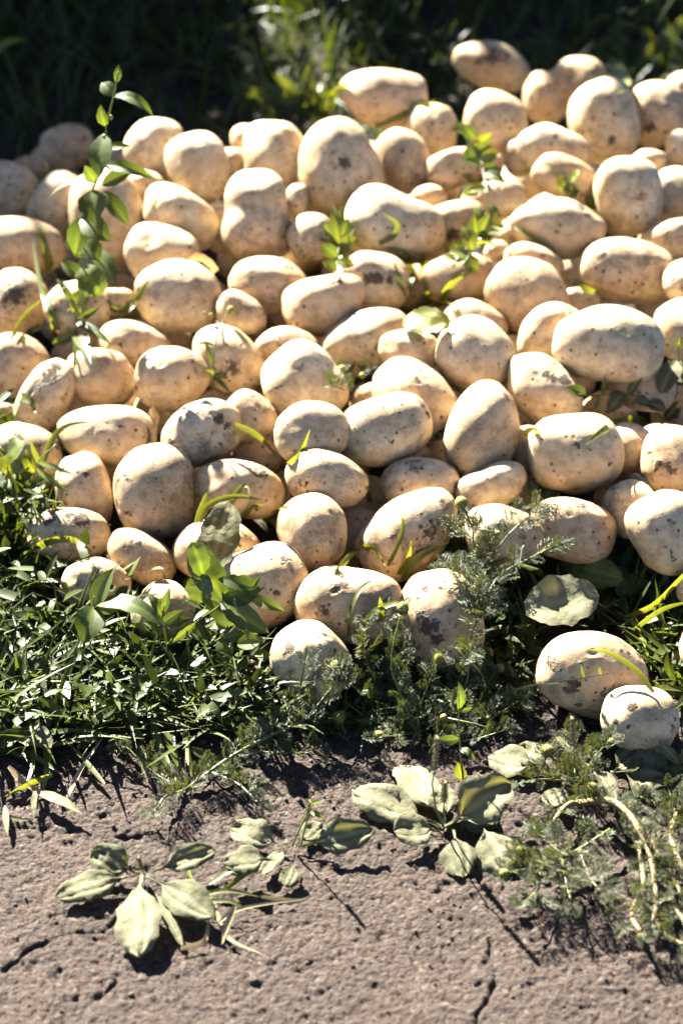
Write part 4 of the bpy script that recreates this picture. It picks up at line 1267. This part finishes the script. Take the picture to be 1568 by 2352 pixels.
plantain('pale broad leaf shaded by stems beside the front cracked eye potato', (520, 1480),
    [(610, 1570, 70, dict(h=.018, arch=.1, base=(520, 1540), shape='oval')), (615, 1500, 66, dict(h=.02, arch=.1, base=(530, 1470), shape='oval'))], seed=7)
plantain('upright rounded leaf half in shadow before the heap left of centre', (480, 1335),
    [(528, 1150, 96, dict(h=.035, arch=.05, nrm=(-.1, -.9, .35), base=(478, 1320), shape='oval', fold=.15)), (455, 1240, 52, dict(h=.035, nrm=(.3, -.9, .4), base=(470, 1310), shape='oval')), (420, 1335, 50, dict(h=.03, base=(470, 1345), shape='oval'))], seed=8)
plantain('yellow green oval leaf lying among potatoes at the heap middle', (1000, 720),
    [(925, 735, 62, dict(h=.014, arch=.08, nrm=(0, -.6, .8), base=(1030, 745), shape='oval', mat='grass')), (1045, 720, 40, dict(h=.012, base=(985, 730), shape='oval', mat='grass'))], seed=9)
plantain('pale creased leaves drooping over the asphalt at the left edge', (40, 1660),
    [(118, 1715, 66, dict(h=.016, arch=.15, base=(40, 1680), shape='oval')), (0, 1720, 46, dict(h=.014, base=(45, 1690), shape='oval')), (225, 1700, 58, dict(h=.014, base=(165, 1690), shape='oval')), (190, 1870, 30, dict(h=.010, arch=.12, base=(85, 1820), shape='lance')), (78, 1880, 18, dict(h=.006, base=(82, 1815), shape='lance')), (18, 1920, 16, dict(h=.006, base=(12, 1850), shape='lance'))], seed=10)

# ------------------------------------------------------------------ leafy sprigs
leafy_sprig('tall upright leafy sprig rising above the heap at left against the dark', [(190, 720), (192, 640), (186, 560), (188, 500), (205, 455), (228, 400), (240, 340), (244, 290), (258, 235), (268, 190), (272, 165)],
    [(268, 190, 273, 148, 16), (262, 225, 234, 190, 35), (262, 228, 352, 268, 30, dict(arch=.22)), (246, 290, 232, 240, 24), (242, 300, 228, 408, 54, dict(arch=.08)), (244, 350, 300, 336, 19), (240, 375, 358, 412, 27, dict(arch=.2)),
     (236, 425, 308, 392, 30), (222, 430, 112, 455, 32), (215, 440, 220, 515, 59, dict(arch=.06)), (240, 440, 298, 520, 35), (188, 500, 172, 585, 46), (192, 505, 255, 555, 51), (196, 575, 265, 650, 51), (188, 560, 230, 600, 54), (190, 620, 232, 680, 59, dict(shape='oval')),
     (190, 600, 150, 560, 30), (190, 650, 140, 600, 32), (210, 420, 195, 380, 27)], standing=True, seed=1, rad=.0014, buds=[(255, 270, 5), (240, 315, 5), (212, 455, 6)])
leafy_sprig('short leafy sprig with pointed leaves left of the small sunflecked potato', [(215, 1500), (225, 1440), (216, 1400), (217, 1370)],
    [(217, 1400, 262, 1305, 46, dict(arch=.05)), (216, 1395, 190, 1480, 60, dict(dd=-.02)), (216, 1398, 165, 1430, 22), (218, 1396, 390, 1450, 44, dict(arch=.25, dd=-.02)), (210, 1480, 108, 1525, 44, dict(dd=-.02)), (215, 1480, 365, 1500, 24, dict(arch=.15)), (218, 1400, 280, 1400, 22)], seed=2, h=(.012, .04))
leafy_sprig('leafy sprig with rounded dark leaves over the lowest left potato', [(400, 1480), (450, 1430), (505, 1390), (512, 1360)],
    [(510, 1380, 440, 1255, 62, dict(shape='oval', dd=.0)), (512, 1370, 595, 1345, 60, dict(shape='oval')), (512, 1385, 618, 1455, 52, dict(dd=-.015)), (450, 1430, 380, 1480, 18), (430, 1445, 480, 1470, 20)], seed=3, h=(.012, .04))
leafy_sprig('dense leafy sprig in front of the large sandy potato', [(430, 1510), (500, 1470), (540, 1440), (570, 1380), (585, 1340)],
    [(470, 1320, 462, 1385, 58, dict(shape='oval')), (465, 1320, 440, 1245, 44, dict(shape='oval')), (520, 1440, 470, 1350, 34), (545, 1435, 500, 1375, 40), (570, 1390, 552, 1345, 30), (575, 1375, 655, 1405, 26), (585, 1345, 600, 1325, 14), (580, 1350, 500, 1330, 30), (500, 1470, 570, 1450, 30), (560, 1430, 590, 1460, 40),
     (470, 1480, 455, 1430, 30), (480, 1475, 440, 1440, 22), (500, 1475, 540, 1530, 34), (460, 1490, 480, 1545, 40), (450, 1490, 420, 1540, 28), (545, 1480, 610, 1470, 34), (500, 1440, 520, 1420, 34, dict(mat='grass'))], seed=4, h=(.014, .04))
leafy_sprig('small sprig with slender leaves just left of the lowest potato', [(360, 1470), (372, 1420), (378, 1390)],
    [(372, 1420, 340, 1360, 18), (375, 1410, 390, 1350, 16), (372, 1430, 420, 1400, 20), (368, 1440, 440, 1420, 24, dict(mat='grass')), (365, 1450, 330, 1430, 18)], seed=5, h=(.012, .03))
leafy_sprig('pale leaved sprig reaching in from the right edge beside shaded potato', [(1570, 980), (1520, 960), (1475, 915), (1420, 905), (1370, 908), (1330, 905)],
    [(1345, 906, 1300, 890, 26), (1435, 905, 1395, 950, 34, dict(mat='plantain')), (1385, 905, 1388, 862, 10), (1480, 925, 1530, 945, 30, dict(mat='plantain')), (1500, 940, 1450, 925, 34, dict(mat='plantain')), (1440, 905, 1478, 855, 22, dict(mat='plantain')), (1370, 908, 1366, 940, 10), (1530, 960, 1565, 920, 30, dict(mat='plantain'))], seed=6, h=(.02, .014))
leafy_sprig('upright stem with pale oval leaves at the right edge by the longest potato', [(1545, 965), (1552, 900), (1556, 840), (1558, 790)],
    [(1556, 830, 1515, 905, 44, dict(shape='oval', mat='plantain')), (1558, 800, 1560, 770, 22, dict(mat='plantain')), (1556, 850, 1590, 880, 44, dict(shape='oval', mat='plantain')), (1550, 920, 1585, 960, 40, dict(mat='leaf'))], seed=7, h=(.02, .03))
leafy_sprig('slender upright sprig with narrow leaves rising from the reddish spiked plantain', [(1062, 1790), (1056, 1720), (1053, 1650), (1052, 1590)],
    [(1053, 1640, 1052, 1565, 20), (1053, 1690, 998, 1700, 22, dict(arch=.2)), (1055, 1725, 1090, 1745, 16, dict(arch=.3)), (1053, 1640, 1085, 1625, 14), (1062, 1790, 1050, 1750, 24, dict(mat='grass'))], standing=True, seed=8, rad=.0009)
leafy_sprig('thin stem with one round bud standing among potatoes left of centre', [(492, 890), (490, 830), (497, 780), (510, 740), (528, 712)],
    [(490, 840, 470, 775, 8), (492, 870, 470, 850, 12), (490, 870, 520, 865, 14, dict(mat='grass')), (492, 860, 530, 905, 10), (494, 800, 450, 790, 8)], seed=9, h=(.01, .02), buds=[(530, 715, 10), (485, 725, 5), (470, 720, 4)])
leafy_sprig('sprig of tiny white flowers over the potato at left', [(180, 800), (175, 740), (165, 690), (150, 660)],
    [(175, 740, 230, 705, 14), (176, 745, 255, 790, 20), (178, 770, 210, 840, 30), (178, 780, 170, 850, 26), (170, 700, 130, 640, 16), (178, 760, 120, 790, 24), (175, 720, 205, 660, 36, dict(shape='oval', mat='grass'))], seed=10, h=(.012, .03),
    buds=[(150, 665, 5), (165, 680, 5), (175, 700, 5), (140, 690, 4), (160, 715, 4), (190, 735, 5), (205, 745, 4)])
leafy_sprig('yellow green sprig lying across potatoes near the muddy crowned one', [(1040, 610), (1080, 560), (1120, 520), (1150, 490)],
    [(1080, 560, 1130, 545, 32, dict(mat='grass')), (1100, 540, 1090, 490, 32, dict(mat='grass')), (1120, 520, 1160, 520, 26, dict(mat='grass')), (1060, 585, 1040, 550, 29, dict(mat='grass')), (1050, 600, 1100, 600, 32, dict(mat='grass')), (1140, 500, 1120, 470, 23, dict(mat='grass')), (1045, 605, 1010, 590, 20, dict(mat='grass'))], seed=11, h=(.008, .012))
leafy_sprig('yellow green sprig on the oblong potato in upper right rows', [(1360, 470), (1320, 430), (1300, 410), (1250, 370)],
    [(1300, 415, 1285, 440, 38, dict(mat='grass', shape='oval')), (1310, 420, 1330, 395, 32, dict(mat='grass', shape='oval')), (1320, 432, 1300, 450, 32, dict(mat='grass', shape='oval')), (1340, 450, 1370, 480, 26)], seed=12, h=(.008, .01))
leafy_sprig('dark leaf tips and stems in the gap beside the knobbly striped potato', [(1100, 440), (1095, 380), (1075, 320), (1060, 290)],
    [(1070, 310, 1040, 300, 38), (1090, 350, 1125, 330, 32, dict(mat='grass')), (1095, 380, 1075, 330, 38), (1098, 400, 1150, 390, 38), (1098, 420, 1060, 400, 20, dict(mat='grass')), (1098, 430, 1065, 450, 26, dict(mat='grass'))], seed=13, h=(.006, .03))
leafy_sprig('green leaves and curled stem left of the large sloping smooth potato', [(740, 620), (765, 570), (770, 530), (760, 480)],
    [(765, 560, 785, 470, 23, dict(mat='grass')), (768, 550, 815, 520, 32, dict(mat='grass')), (750, 600, 690, 545, 38), (765, 570, 800, 600, 38), (760, 590, 790, 625, 32, dict(mat='grass')), (760, 560, 745, 510, 26)], seed=14, h=(.008, .02), buds=[(682, 565, 4), (690, 578, 4), (700, 590, 4)])
leafy_sprig('leafy weed clump growing at the left edge beside the round leaf shadowed potato', [(20, 1290), (40, 1200), (70, 1120), (90, 1060), (130, 1020)],
    [(30, 1250, 0, 1190, 22), (40, 1210, 90, 1190, 26), (45, 1190, 10, 1140, 24), (60, 1150, 110, 1110, 24, dict(mat='grass')), (70, 1120, 30, 1080, 26), (75, 1110, 130, 1090, 16), (80, 1090, 60, 1030, 26, dict(mat='grass')), (30, 1240, 80, 1250, 26), (25, 1270, -10, 1240, 22), (60, 1150, 20, 1110, 22), (20, 1060, 60, 1010, 60, dict(shape='oval')), (15, 1090, 40, 1050, 50, dict(shape='oval', mat='grass')), (90, 1070, 170, 1090, 12, dict(arch=.2)), (85, 1080, 160, 1130, 14)], seed=15, h=(.01, .03), buds=[(50, 1130, 5), (60, 1140, 5), (48, 1145, 4)])
leafy_sprig('small leaves with pale tips beside the round front potato at the right edge', [(1600, 1830), (1570, 1770), (1540, 1720)],
    [(1560, 1755, 1510, 1700, 22, dict(mat='plantain')), (1565, 1760, 1580, 1700, 24, dict(mat='plantain')), (1550, 1740, 1500, 1720, 22, dict(mat='plantain')), (1570, 1770, 1530, 1780, 26), (1580, 1790, 1600, 1740, 30, dict(mat='plantain'))], seed=16, h=(.01, .02))
leafy_sprig('small leafy weed at right edge beside large muddy potato', [(1590, 1640), (1550, 1580), (1530, 1530)],
    [(1545, 1570, 1510, 1530, 20), (1550, 1580, 1530, 1500, 22), (1560, 1590, 1590, 1540, 26), (1555, 1590, 1515, 1580, 28, dict(mat='plantain')), (1570, 1610, 1545, 1630, 26), (1560, 1600, 1600, 1590, 30)], seed=17, h=(.008, .02))
leafy_sprig('broken yellow leaved weed stalk standing by the tangled wilted plantain', [(690, 1945), (700, 1900), (712, 1865), (716, 1845)],
    [(712, 1865, 745, 1880, 12, dict(mat='grass', arch=.3)), (714, 1855, 700, 1835, 12, dict(mat='grass')), (712, 1870, 690, 1890, 12, dict(mat='dry')), (714, 1850, 735, 1840, 12, dict(mat='grass'))], seed=18, h=(.004, .03))

leafy_sprig('bright yellow green leaf cluster between the pale oval and muddy crowned potatoes', [(1060, 610), (1085, 575), (1100, 540), (1115, 490)],
    [(1085, 575, 1060, 520, 34, dict(mat='grass')), (1090, 560, 1140, 570, 34, dict(mat='grass')), (1100, 540, 1125, 490, 32, dict(mat='grass')), (1075, 590, 1030, 580, 30, dict(mat='grass')), (1100, 545, 1150, 530, 28, dict(mat='grass')), (1065, 605, 1100, 620, 28, dict(mat='grass')), (1110, 510, 1085, 475, 26, dict(mat='grass'))], seed=21, h=(.014, .022))
leafy_sprig('upright yellow green leaves between the bell shaped and large sloping potatoes', [(770, 640), (775, 590), (780, 540), (775, 500)],
    [(775, 590, 735, 560, 28), (778, 560, 765, 470, 24, dict(mat='grass')), (778, 570, 820, 545, 30, dict(mat='grass')), (775, 600, 815, 610, 26, dict(mat='grass')), (772, 620, 740, 600, 26), (780, 545, 800, 500, 22, dict(mat='grass'))], seed=22, h=(.012, .02))
leafy_sprig('leafy green stalk in the gap beside the small shaded back potato', [(1120, 450), (1110, 400), (1100, 350), (1085, 300)],
    [(1105, 370, 1145, 345, 26, dict(mat='grass')), (1110, 400, 1160, 420, 26), (1105, 380, 1065, 370, 24), (1090, 320, 1060, 285, 26), (1095, 330, 1130, 305, 24, dict(mat='grass')), (1115, 430, 1075, 440, 24, dict(mat='grass'))], seed=23, h=(.01, .03))

# ------------------------------------------------------------------ blades that can be told apart
grass_tuft('grass blades bending beside the potato with a large black stain', [([(935, 680), (940, 620), (925, 580), (880, 570)], 12), ([(955, 690), (972, 620), (965, 590), (940, 580)], 12), ([(945, 690), (950, 640), (960, 610)], 8), ([(930, 690), (915, 640), (905, 600)], 8)], seed=1)
grass_tuft('arching yellow blade before the oblong potato in the centre', [([(1005, 705), (1030, 660), (1060, 635), (1100, 618)], 10, dict(t=1.3)), ([(1000, 700), (980, 670), (975, 640)], 8)], seed=2)
grass_tuft('thin green blades at the left edge between smooth bright and muddy dented potatoes', [([(120, 640), (105, 570), (75, 475)], 14, dict(t=1.1, h1=.02)), ([(130, 760), (95, 660), (75, 550)], 9, dict(h1=.02)), ([(25, 780), (60, 720), (110, 680)], 7), ([(40, 790), (70, 760), (105, 742)], 8), ([(135, 790), (120, 720), (100, 660)], 12)], seed=3)
grass_tuft('single broad bright blade leaning on the potato with peeling skin', [([(275, 725), (310, 690), (345, 640)], 13, dict(t=1.2)), ([(280, 720), (250, 700), (240, 660)], 10)], seed=4)
grass_tuft('bent blade crossing the end of the broad torn skinned potato', [([(95, 1075), (120, 1010), (155, 978), (215, 968)], 10), ([(100, 1080), (80, 1040), (70, 1010)], 8)], seed=5)
grass_tuft('drooping dark tipped blade at left edge above the small bright sliver', [([(-10, 925), (30, 910), (70, 920), (82, 950)], 14)], seed=6)
grass_tuft('curled blades on the wide knobby shouldered potato', [([(460, 1200), (480, 1160), (540, 1140), (615, 1150)], 10, dict(t=1.3)), ([(520, 1180), (545, 1130), (565, 1115), (575, 1140)], 9, dict(t=1.2)), ([(450, 1200), (470, 1150), (475, 1130)], 10), ([(560, 1190), (580, 1165), (610, 1160)], 9)], seed=7)
grass_tuft('grass in the dark gap between the plain upright oval and long knobby potatoes', [([(815, 1290), (830, 1260), (860, 1262), (885, 1300)], 9, dict(t=1.1)), ([(770, 1320), (800, 1280), (825, 1265)], 10, dict(t=1.2)), ([(890, 1300), (915, 1250), (925, 1200), (920, 1185)], 8), ([(920, 1330), (960, 1280), (1030, 1245)], 13), ([(915, 1320), (935, 1290), (945, 1240)], 10), ([(600, 1200), (640, 1175), (660, 1160)], 10), ([(840, 1180), (850, 1150), (840, 1110)], 8)], seed=8)
grass_tuft('two blades standing against the broad dirt crusted potato', [([(800, 1460), (805, 1400), (830, 1350), (860, 1330)], 8), ([(880, 1420), (890, 1360), (905, 1325)], 8, dict(t=1.1)), ([(870, 1430), (875, 1400), (872, 1370)], 12, dict(t=1.1)), ([(815, 1455), (850, 1410), (905, 1385), (940, 1395)], 12)], seed=9)
grass_tuft('yellow green blade lying across the face of the large muddy potato', [([(1500, 1590), (1460, 1540), (1400, 1500), (1345, 1492)], 11, dict(t=1.4)), ([(1568, 1600), (1530, 1585), (1490, 1560)], 12, dict(t=1.2))], seed=10)
grass_tuft('long pale blades sweeping in from right edge above large muddy potato', [([(1430, 1420), (1500, 1390), (1560, 1330), (1600, 1290)], 9, dict(t=1.2, h0=.02, h1=.03)), ([(1440, 1380), (1470, 1420), (1560, 1440), (1600, 1430)], 10, dict(t=1.2, h0=.02, h1=.03)), ([(1420, 1360), (1450, 1440), (1500, 1500), (1568, 1560)], 11, dict(t=1.1, h0=.02, h1=.02)),
    ([(1450, 1450), (1520, 1400), (1590, 1380)], 9, dict(t=.8, h0=.02, h1=.03)), ([(1410, 1400), (1470, 1450), (1490, 1530)], 9, dict(t=.9, h0=.02, h1=.02)), ([(1500, 1340), (1480, 1400), (1420, 1440)], 10, dict(h0=.02, h1=.03))], seed=11)
grass_tuft('long grass stems stretched over the left bank towards the front', [([(300, 1650), (400, 1580), (520, 1500), (560, 1475)], 13, dict(t=1.1, h0=.014, h1=.02)), ([(290, 1590), (400, 1530), (480, 1490)], 11, dict(t=1.0, h0=.012, h1=.02)), ([(180, 1690), (240, 1620), (320, 1560)], 10, dict(h0=.014, h1=.02)), ([(195, 1720), (212, 1640), (205, 1570)], 11, dict(h0=.012, h1=.025)), ([(330, 1700), (280, 1640), (220, 1590)], 14, dict(h0=.012, h1=.02)),
    ([(420, 1640), (470, 1590), (560, 1560), (610, 1565)], 12, dict(h0=.014, h1=.02)), ([(240, 1800), (190, 1740), (150, 1700)], 8, dict(h0=.008, h1=.014))], seed=12)
grass_tuft('broad blades hanging down onto asphalt in front of the left bank', [([(380, 1680), (400, 1730), (425, 1790)], 15, dict(t=.9, h0=.016, h1=.005)), ([(350, 1650), (370, 1720), (420, 1830)], 14, dict(h0=.018, h1=.005)), ([(425, 1660), (430, 1720), (440, 1780)], 13, dict(t=.9, h0=.016, h1=.006)), ([(440, 1720), (500, 1745), (570, 1755)], 14, dict(h0=.012, h1=.008)), ([(120, 1780), (70, 1800), (10, 1830)], 10, dict(h0=.012, h1=.004)), ([(105, 1700), (110, 1760), (95, 1830)], 12, dict(h0=.014, h1=.004)), ([(80, 1680), (75, 1760), (60, 1800)], 9, dict(h0=.014, h1=.004))], seed=13)
grass_tuft('dry straw and green stems scattered by the pale plantain rosette', [([(430, 1990), (450, 2050), (500, 2065)], 8, dict(t=1.0)), ([(500, 2120), (560, 2085), (730, 2060)], 6, dict(mat='dry', h0=.004, h1=.006)), ([(495, 2080), (520, 2150), (610, 2195)], 6, dict(mat='dry', h0=.008, h1=.004)), ([(440, 2060), (520, 2045), (600, 2060)], 8, dict(h0=.01, h1=.01)), ([(520, 2040), (560, 2010), (600, 1990)], 9, dict(h0=.01, h1=.012)), ([(470, 2070), (530, 2070), (580, 2100)], 7, dict(h0=.01, h1=.006)),
    ([(540, 2080), (520, 2130), (510, 2170)], 10, dict(mat='dry', h0=.012, h1=.003)), ([(600, 2060), (680, 2070), (720, 2055)], 8, dict(mat='dry', h0=.008, h1=.006)), ([(415, 2180), (470, 2160), (480, 2100)], 9, dict(mat='dry', h0=.003, h1=.006)), ([(480, 2030), (530, 2000), (560, 2020)], 9, dict(h0=.008, h1=.01))], seed=14)
grass_tuft('withered straws hanging at the left edge of the asphalt', [([(155, 1830), (190, 1760), (240, 1690)], 7, dict(mat='dry', h0=.004, h1=.014)), ([(20, 1760), (60, 1800), (120, 1830)], 10, dict(mat='dry', h0=.012, h1=.006)), ([(330, 1720), (335, 1770), (350, 1800)], 7, dict(mat='dry', h0=.012, h1=.004)), ([(0, 1870), (40, 1880), (70, 1885)], 6, dict(h0=.006, h1=.004))], seed=15)
grass_tuft('curled blade on the crown of the large sloping smooth potato', [([(870, 560), (905, 540), (912, 515), (880, 490)], 9, dict(t=.5)), ([(800, 580), (825, 560), (820, 530)], 11, dict(t=1.2))], seed=16)
grass_tuft('yellow blade laid over the potato below the highest one', [([(860, 290), (930, 258), (1000, 238), (1060, 240)], 16, dict(t=1.3, h0=.006, h1=.006))], seed=17)
grass_tuft('sunlit blurred grass blades behind the heap beside the highest potato', [([(q[0], q[1] - 34) for q in bl[0]], bl[1], dict(bl[2] if len(bl) > 2 else {}, t=0.35 + 0.4 * (bl[2].get('t', 1) if len(bl) > 2 else 1))) for bl in [([(690, 300), (700, 230), (730, 155)], 18, dict(t=1.0, h1=.10)), ([(745, 290), (755, 200), (748, 60), (740, 0)], 5, dict(t=1.3, mat='dry', h1=.1)), ([(760, 280), (785, 200), (795, 120)], 20, dict(t=.9, h1=.10)), ([(700, 290), (660, 230), (620, 200)], 16, dict(h1=.08)), ([(600, 290), (585, 220), (550, 150)], 12, dict(t=1.1, h1=.08)), ([(620, 300), (600, 200), (575, 130), (545, 140)], 9, dict(t=1.2, h1=.09)), ([(610, 290), (640, 230), (690, 190)], 12, dict(t=1.2, h1=.07)), ([(560, 290), (540, 240), (520, 180)], 12, dict(t=.8, h1=.06)),
    ([(640, 300), (670, 260), (720, 240)], 12, dict(t=1.3, h1=.05)), ([(650, 300), (640, 250), (600, 215)], 12, dict(t=1.2, h1=.05)), ([(690, 300), (720, 265), (770, 250)], 13, dict(t=1.3, h1=.05)), ([(580, 300), (560, 250), (575, 200)], 14, dict(t=1.0, h1=.06)), ([(720, 300), (740, 260), (745, 230)], 16, dict(t=1.3, h1=.06)), ([(630, 290), (610, 250), (570, 235)], 11, dict(t=1.3, h1=.05))
    ] + [([(bx, 300), (bx + lx * .3, 300 - up * .6), (bx + lx, 300 - up)], wd_, dict(t=tt_, h1=.05)) for bx, lx, up, wd_, tt_ in [(rng.uniform(520, 780), rng.uniform(-60, 60), rng.uniform(50, 150), rng.uniform(7, 13), rng.uniform(.6, 1.4)) for _ in range(16)]] + [([(720, 300), (690, 260), (660, 180)], 14, dict(t=1.0, h1=.08)), ([(740, 290), (710, 220), (720, 170)], 18, dict(t=1.2, h1=.09))]], seed=18)
grass_tuft('blurred yellow green grass stems crossing the upper right corner', [([(1440, 190), (1500, 120), (1560, 60), (1620, 0)], 26, dict(t=.9, h1=.12)), ([(1400, 170), (1390, 120), (1410, 80)], 40, dict(t=1.0, h1=.06)), ([(1420, 210), (1410, 160), (1400, 130)], 44, dict(t=1.2, h1=.05)), ([(1500, 180), (1540, 130), (1560, 100)], 30, dict(t=.8, h1=.06)), ([(1480, 150), (1430, 90), (1390, 60)], 14, dict(t=.8, h1=.08))], seed=19)
grass_tuft('blurred pale blade entering at the upper left edge against dark grass', [([(-60, 160), (-20, 125), (20, 95), (65, 88)], 14, dict(t=1.5, h0=.12, h1=.13))], seed=20)
grass_tuft('grass blade poking up beside the dim brown shaded potato at left', [([(80, 430), (110, 395), (148, 382)], 14, dict(t=1.2))], seed=21)
grass_tuft('leaning blade across the large slit eyed potato', [([(1500, 975), (1440, 965), (1390, 985), (1342, 1022)], 13, dict(t=.8, h0=.012))], seed=22)
grass_tuft('blade resting on the dim potato under the muddy clodded one', [([(540, 975), (590, 1000), (635, 1045)], 10, dict(t=.9)), ([(650, 1075), (690, 1040), (712, 985)], 7, dict(t=1.3))], seed=23)
grass_tuft('dark green blades around the very smooth round potato', [([(1310, 655), (1350, 668), (1390, 680)], 12, dict(t=.6)), ([(1180, 520), (1240, 555), (1300, 600)], 8, dict(t=.5)), ([(1200, 995), (1225, 990), (1240, 995)], 12, dict(t=1.3))], seed=24)
grass_tuft('blade bowed over the cracked scab potato at lower left', [([(70, 1270), (110, 1245), (170, 1240), (215, 1270)], 12, dict(t=1.2)), ([(20, 1320), (60, 1270), (90, 1260)], 9)], seed=25)
grass_tuft('thin stalk with seed tips lying over the front of the large muddy potato', [([(1130, 1600), (1220, 1575), (1320, 1560), (1410, 1545)], 4, dict(mat='stem', h0=.012, h1=.006)), ([(1050, 1490), (1090, 1530), (1140, 1590)], 4, dict(mat='stem', h0=.02, h1=.012)), ([(1190, 1590), (1200, 1620), (1215, 1640)], 5, dict(mat='stem')), ([(1340, 1556), (1336, 1540), (1334, 1528)], 5, dict(mat='stem')), ([(1380, 1550), (1376, 1538), (1380, 1528)], 5, dict(mat='stem'))], seed=26)

# ------------------------------------------------------------------ torn skin and root on three potatoes
def on_potato(i, pts, lift):
    out = []
    for x, y in pts:
        d = ray(x, y)
        oc = CAM - pos[i]
        A = np.array([E1[i] @ d / RA[i], E2[i] @ d / RB[i], E3[i] @ d / RC[i]]); Bv = np.array([E1[i] @ oc / RA[i], E2[i] @ oc / RB[i], E3[i] @ oc / RC[i]])
        qa, qb, qc = A @ A, A @ Bv, Bv @ Bv - 1
        ds = max(0.0, qb * qb - qa * qc)
        tt = (-qb - math.sqrt(ds)) / qa
        p = CAM + d * tt
        out.append(p + unit(p - pos[i]) * lift)
    return np.array(out)

def child_mesh(i, name, V, F, mat):
    inv = np.array(POT[i].matrix_world.inverted())
    Vh = np.c_[np.array(V), np.ones(len(V))] @ inv.T
    return link(name, mesh_from(name, Vh[:, :3], F, M[mat], True), POT[i])

for i, p in enumerate(P):
    o = p[6]
    bpy.context.view_layer.update()
    if 'root' in o:
        pts = on_potato(i, [(345, 1032), (342, 1050), (352, 1068), (375, 1082), (400, 1092), (420, 1108), (440, 1128)], 0.0022)
        pts = np.vstack([pts, pts[-1] + np.array([.006, -.004, -.006])])
        V, F = tube(pts, 0.0007, 0.0004, 5)
        child_mesh(i, 'root', V, F, 'dry')
    if 'peel' in o or 'flap' in o:
        x, y = o.get('peel') or o.get('flap')
        if 'peel' in o: rows = [[(425, 612), (445, 600), (462, 604), (478, 616), (488, 632)], [(420, 603), (445, 588), (466, 590), (486, 606), (497, 626)]]
        else: rows = [[(338, 950), (348, 968), (350, 990), (342, 1010)], [(344, 938), (358, 962), (362, 985), (350, 1014)]]
        a = on_potato(i, rows[0], 0.0012)
        b = on_potato(i, rows[1], 0.0026)
        b = b + np.array([rng.normal(0, .0012, 3) for _ in b])
        m_ = (a + b) / 2 + np.array([0, 0, .0008])
        n = len(a)
        V = np.vstack([a, m_, b])
        F = [(r * n + k, r * n + k + 1, (r + 1) * n + k + 1, (r + 1) * n + k) for r in (0, 1) for k in range(n - 1)]
        child_mesh(i, 'torn_skin', V, F, 'peel')

# ------------------------------------------------------------------ loose crumbs of soil and grit
def crumbs():
    p = np.concatenate([poly_sample([(-20, 1700), (1590, 1640), (1590, 1830), (-20, 1880)], 500), poly_sample([(-20, 1800), (1590, 1800), (1590, 2360), (-20, 2360)], 260)])
    n = len(p)
    c = np.array([on_z(x_, y_, 0.0) for x_, y_ in p])
    r = rng.uniform(.0006, .0022, n) * np.where(rng.random(n) < .06, 1.8, 1)
    c[:, 2] = ground_height(c[:, 0], c[:, 1]) + r * 0.35
    O = np.array([[1, 0, 0], [-1, 0, 0], [0, 1, 0], [0, -1, 0], [0, 0, 1], [0, 0, -1], [.7, .7, .3], [-.7, .6, -.3]], float)[:6]
    Fo = np.array([[0, 2, 4], [2, 1, 4], [1, 3, 4], [3, 0, 4], [2, 0, 5], [1, 2, 5], [3, 1, 5], [0, 3, 5]])
    V = c[:, None] + O[None] * r[:, None, None] * rng.uniform(.6, 1.3, (n, 6, 1)) + rng.normal(0, .15, (n, 6, 3)) * r[:, None, None]
    F = (np.arange(n)[:, None, None] * 6 + Fo[None]).reshape(-1, 3)
    o = link('gravel', mesh_from('gravel', V.reshape(-1, 3), F, M['crumb'], False))
    tag(o, 'loose crumbs of soil and grit scattered on the asphalt', 'gravel', None, 'stuff')
crumbs()
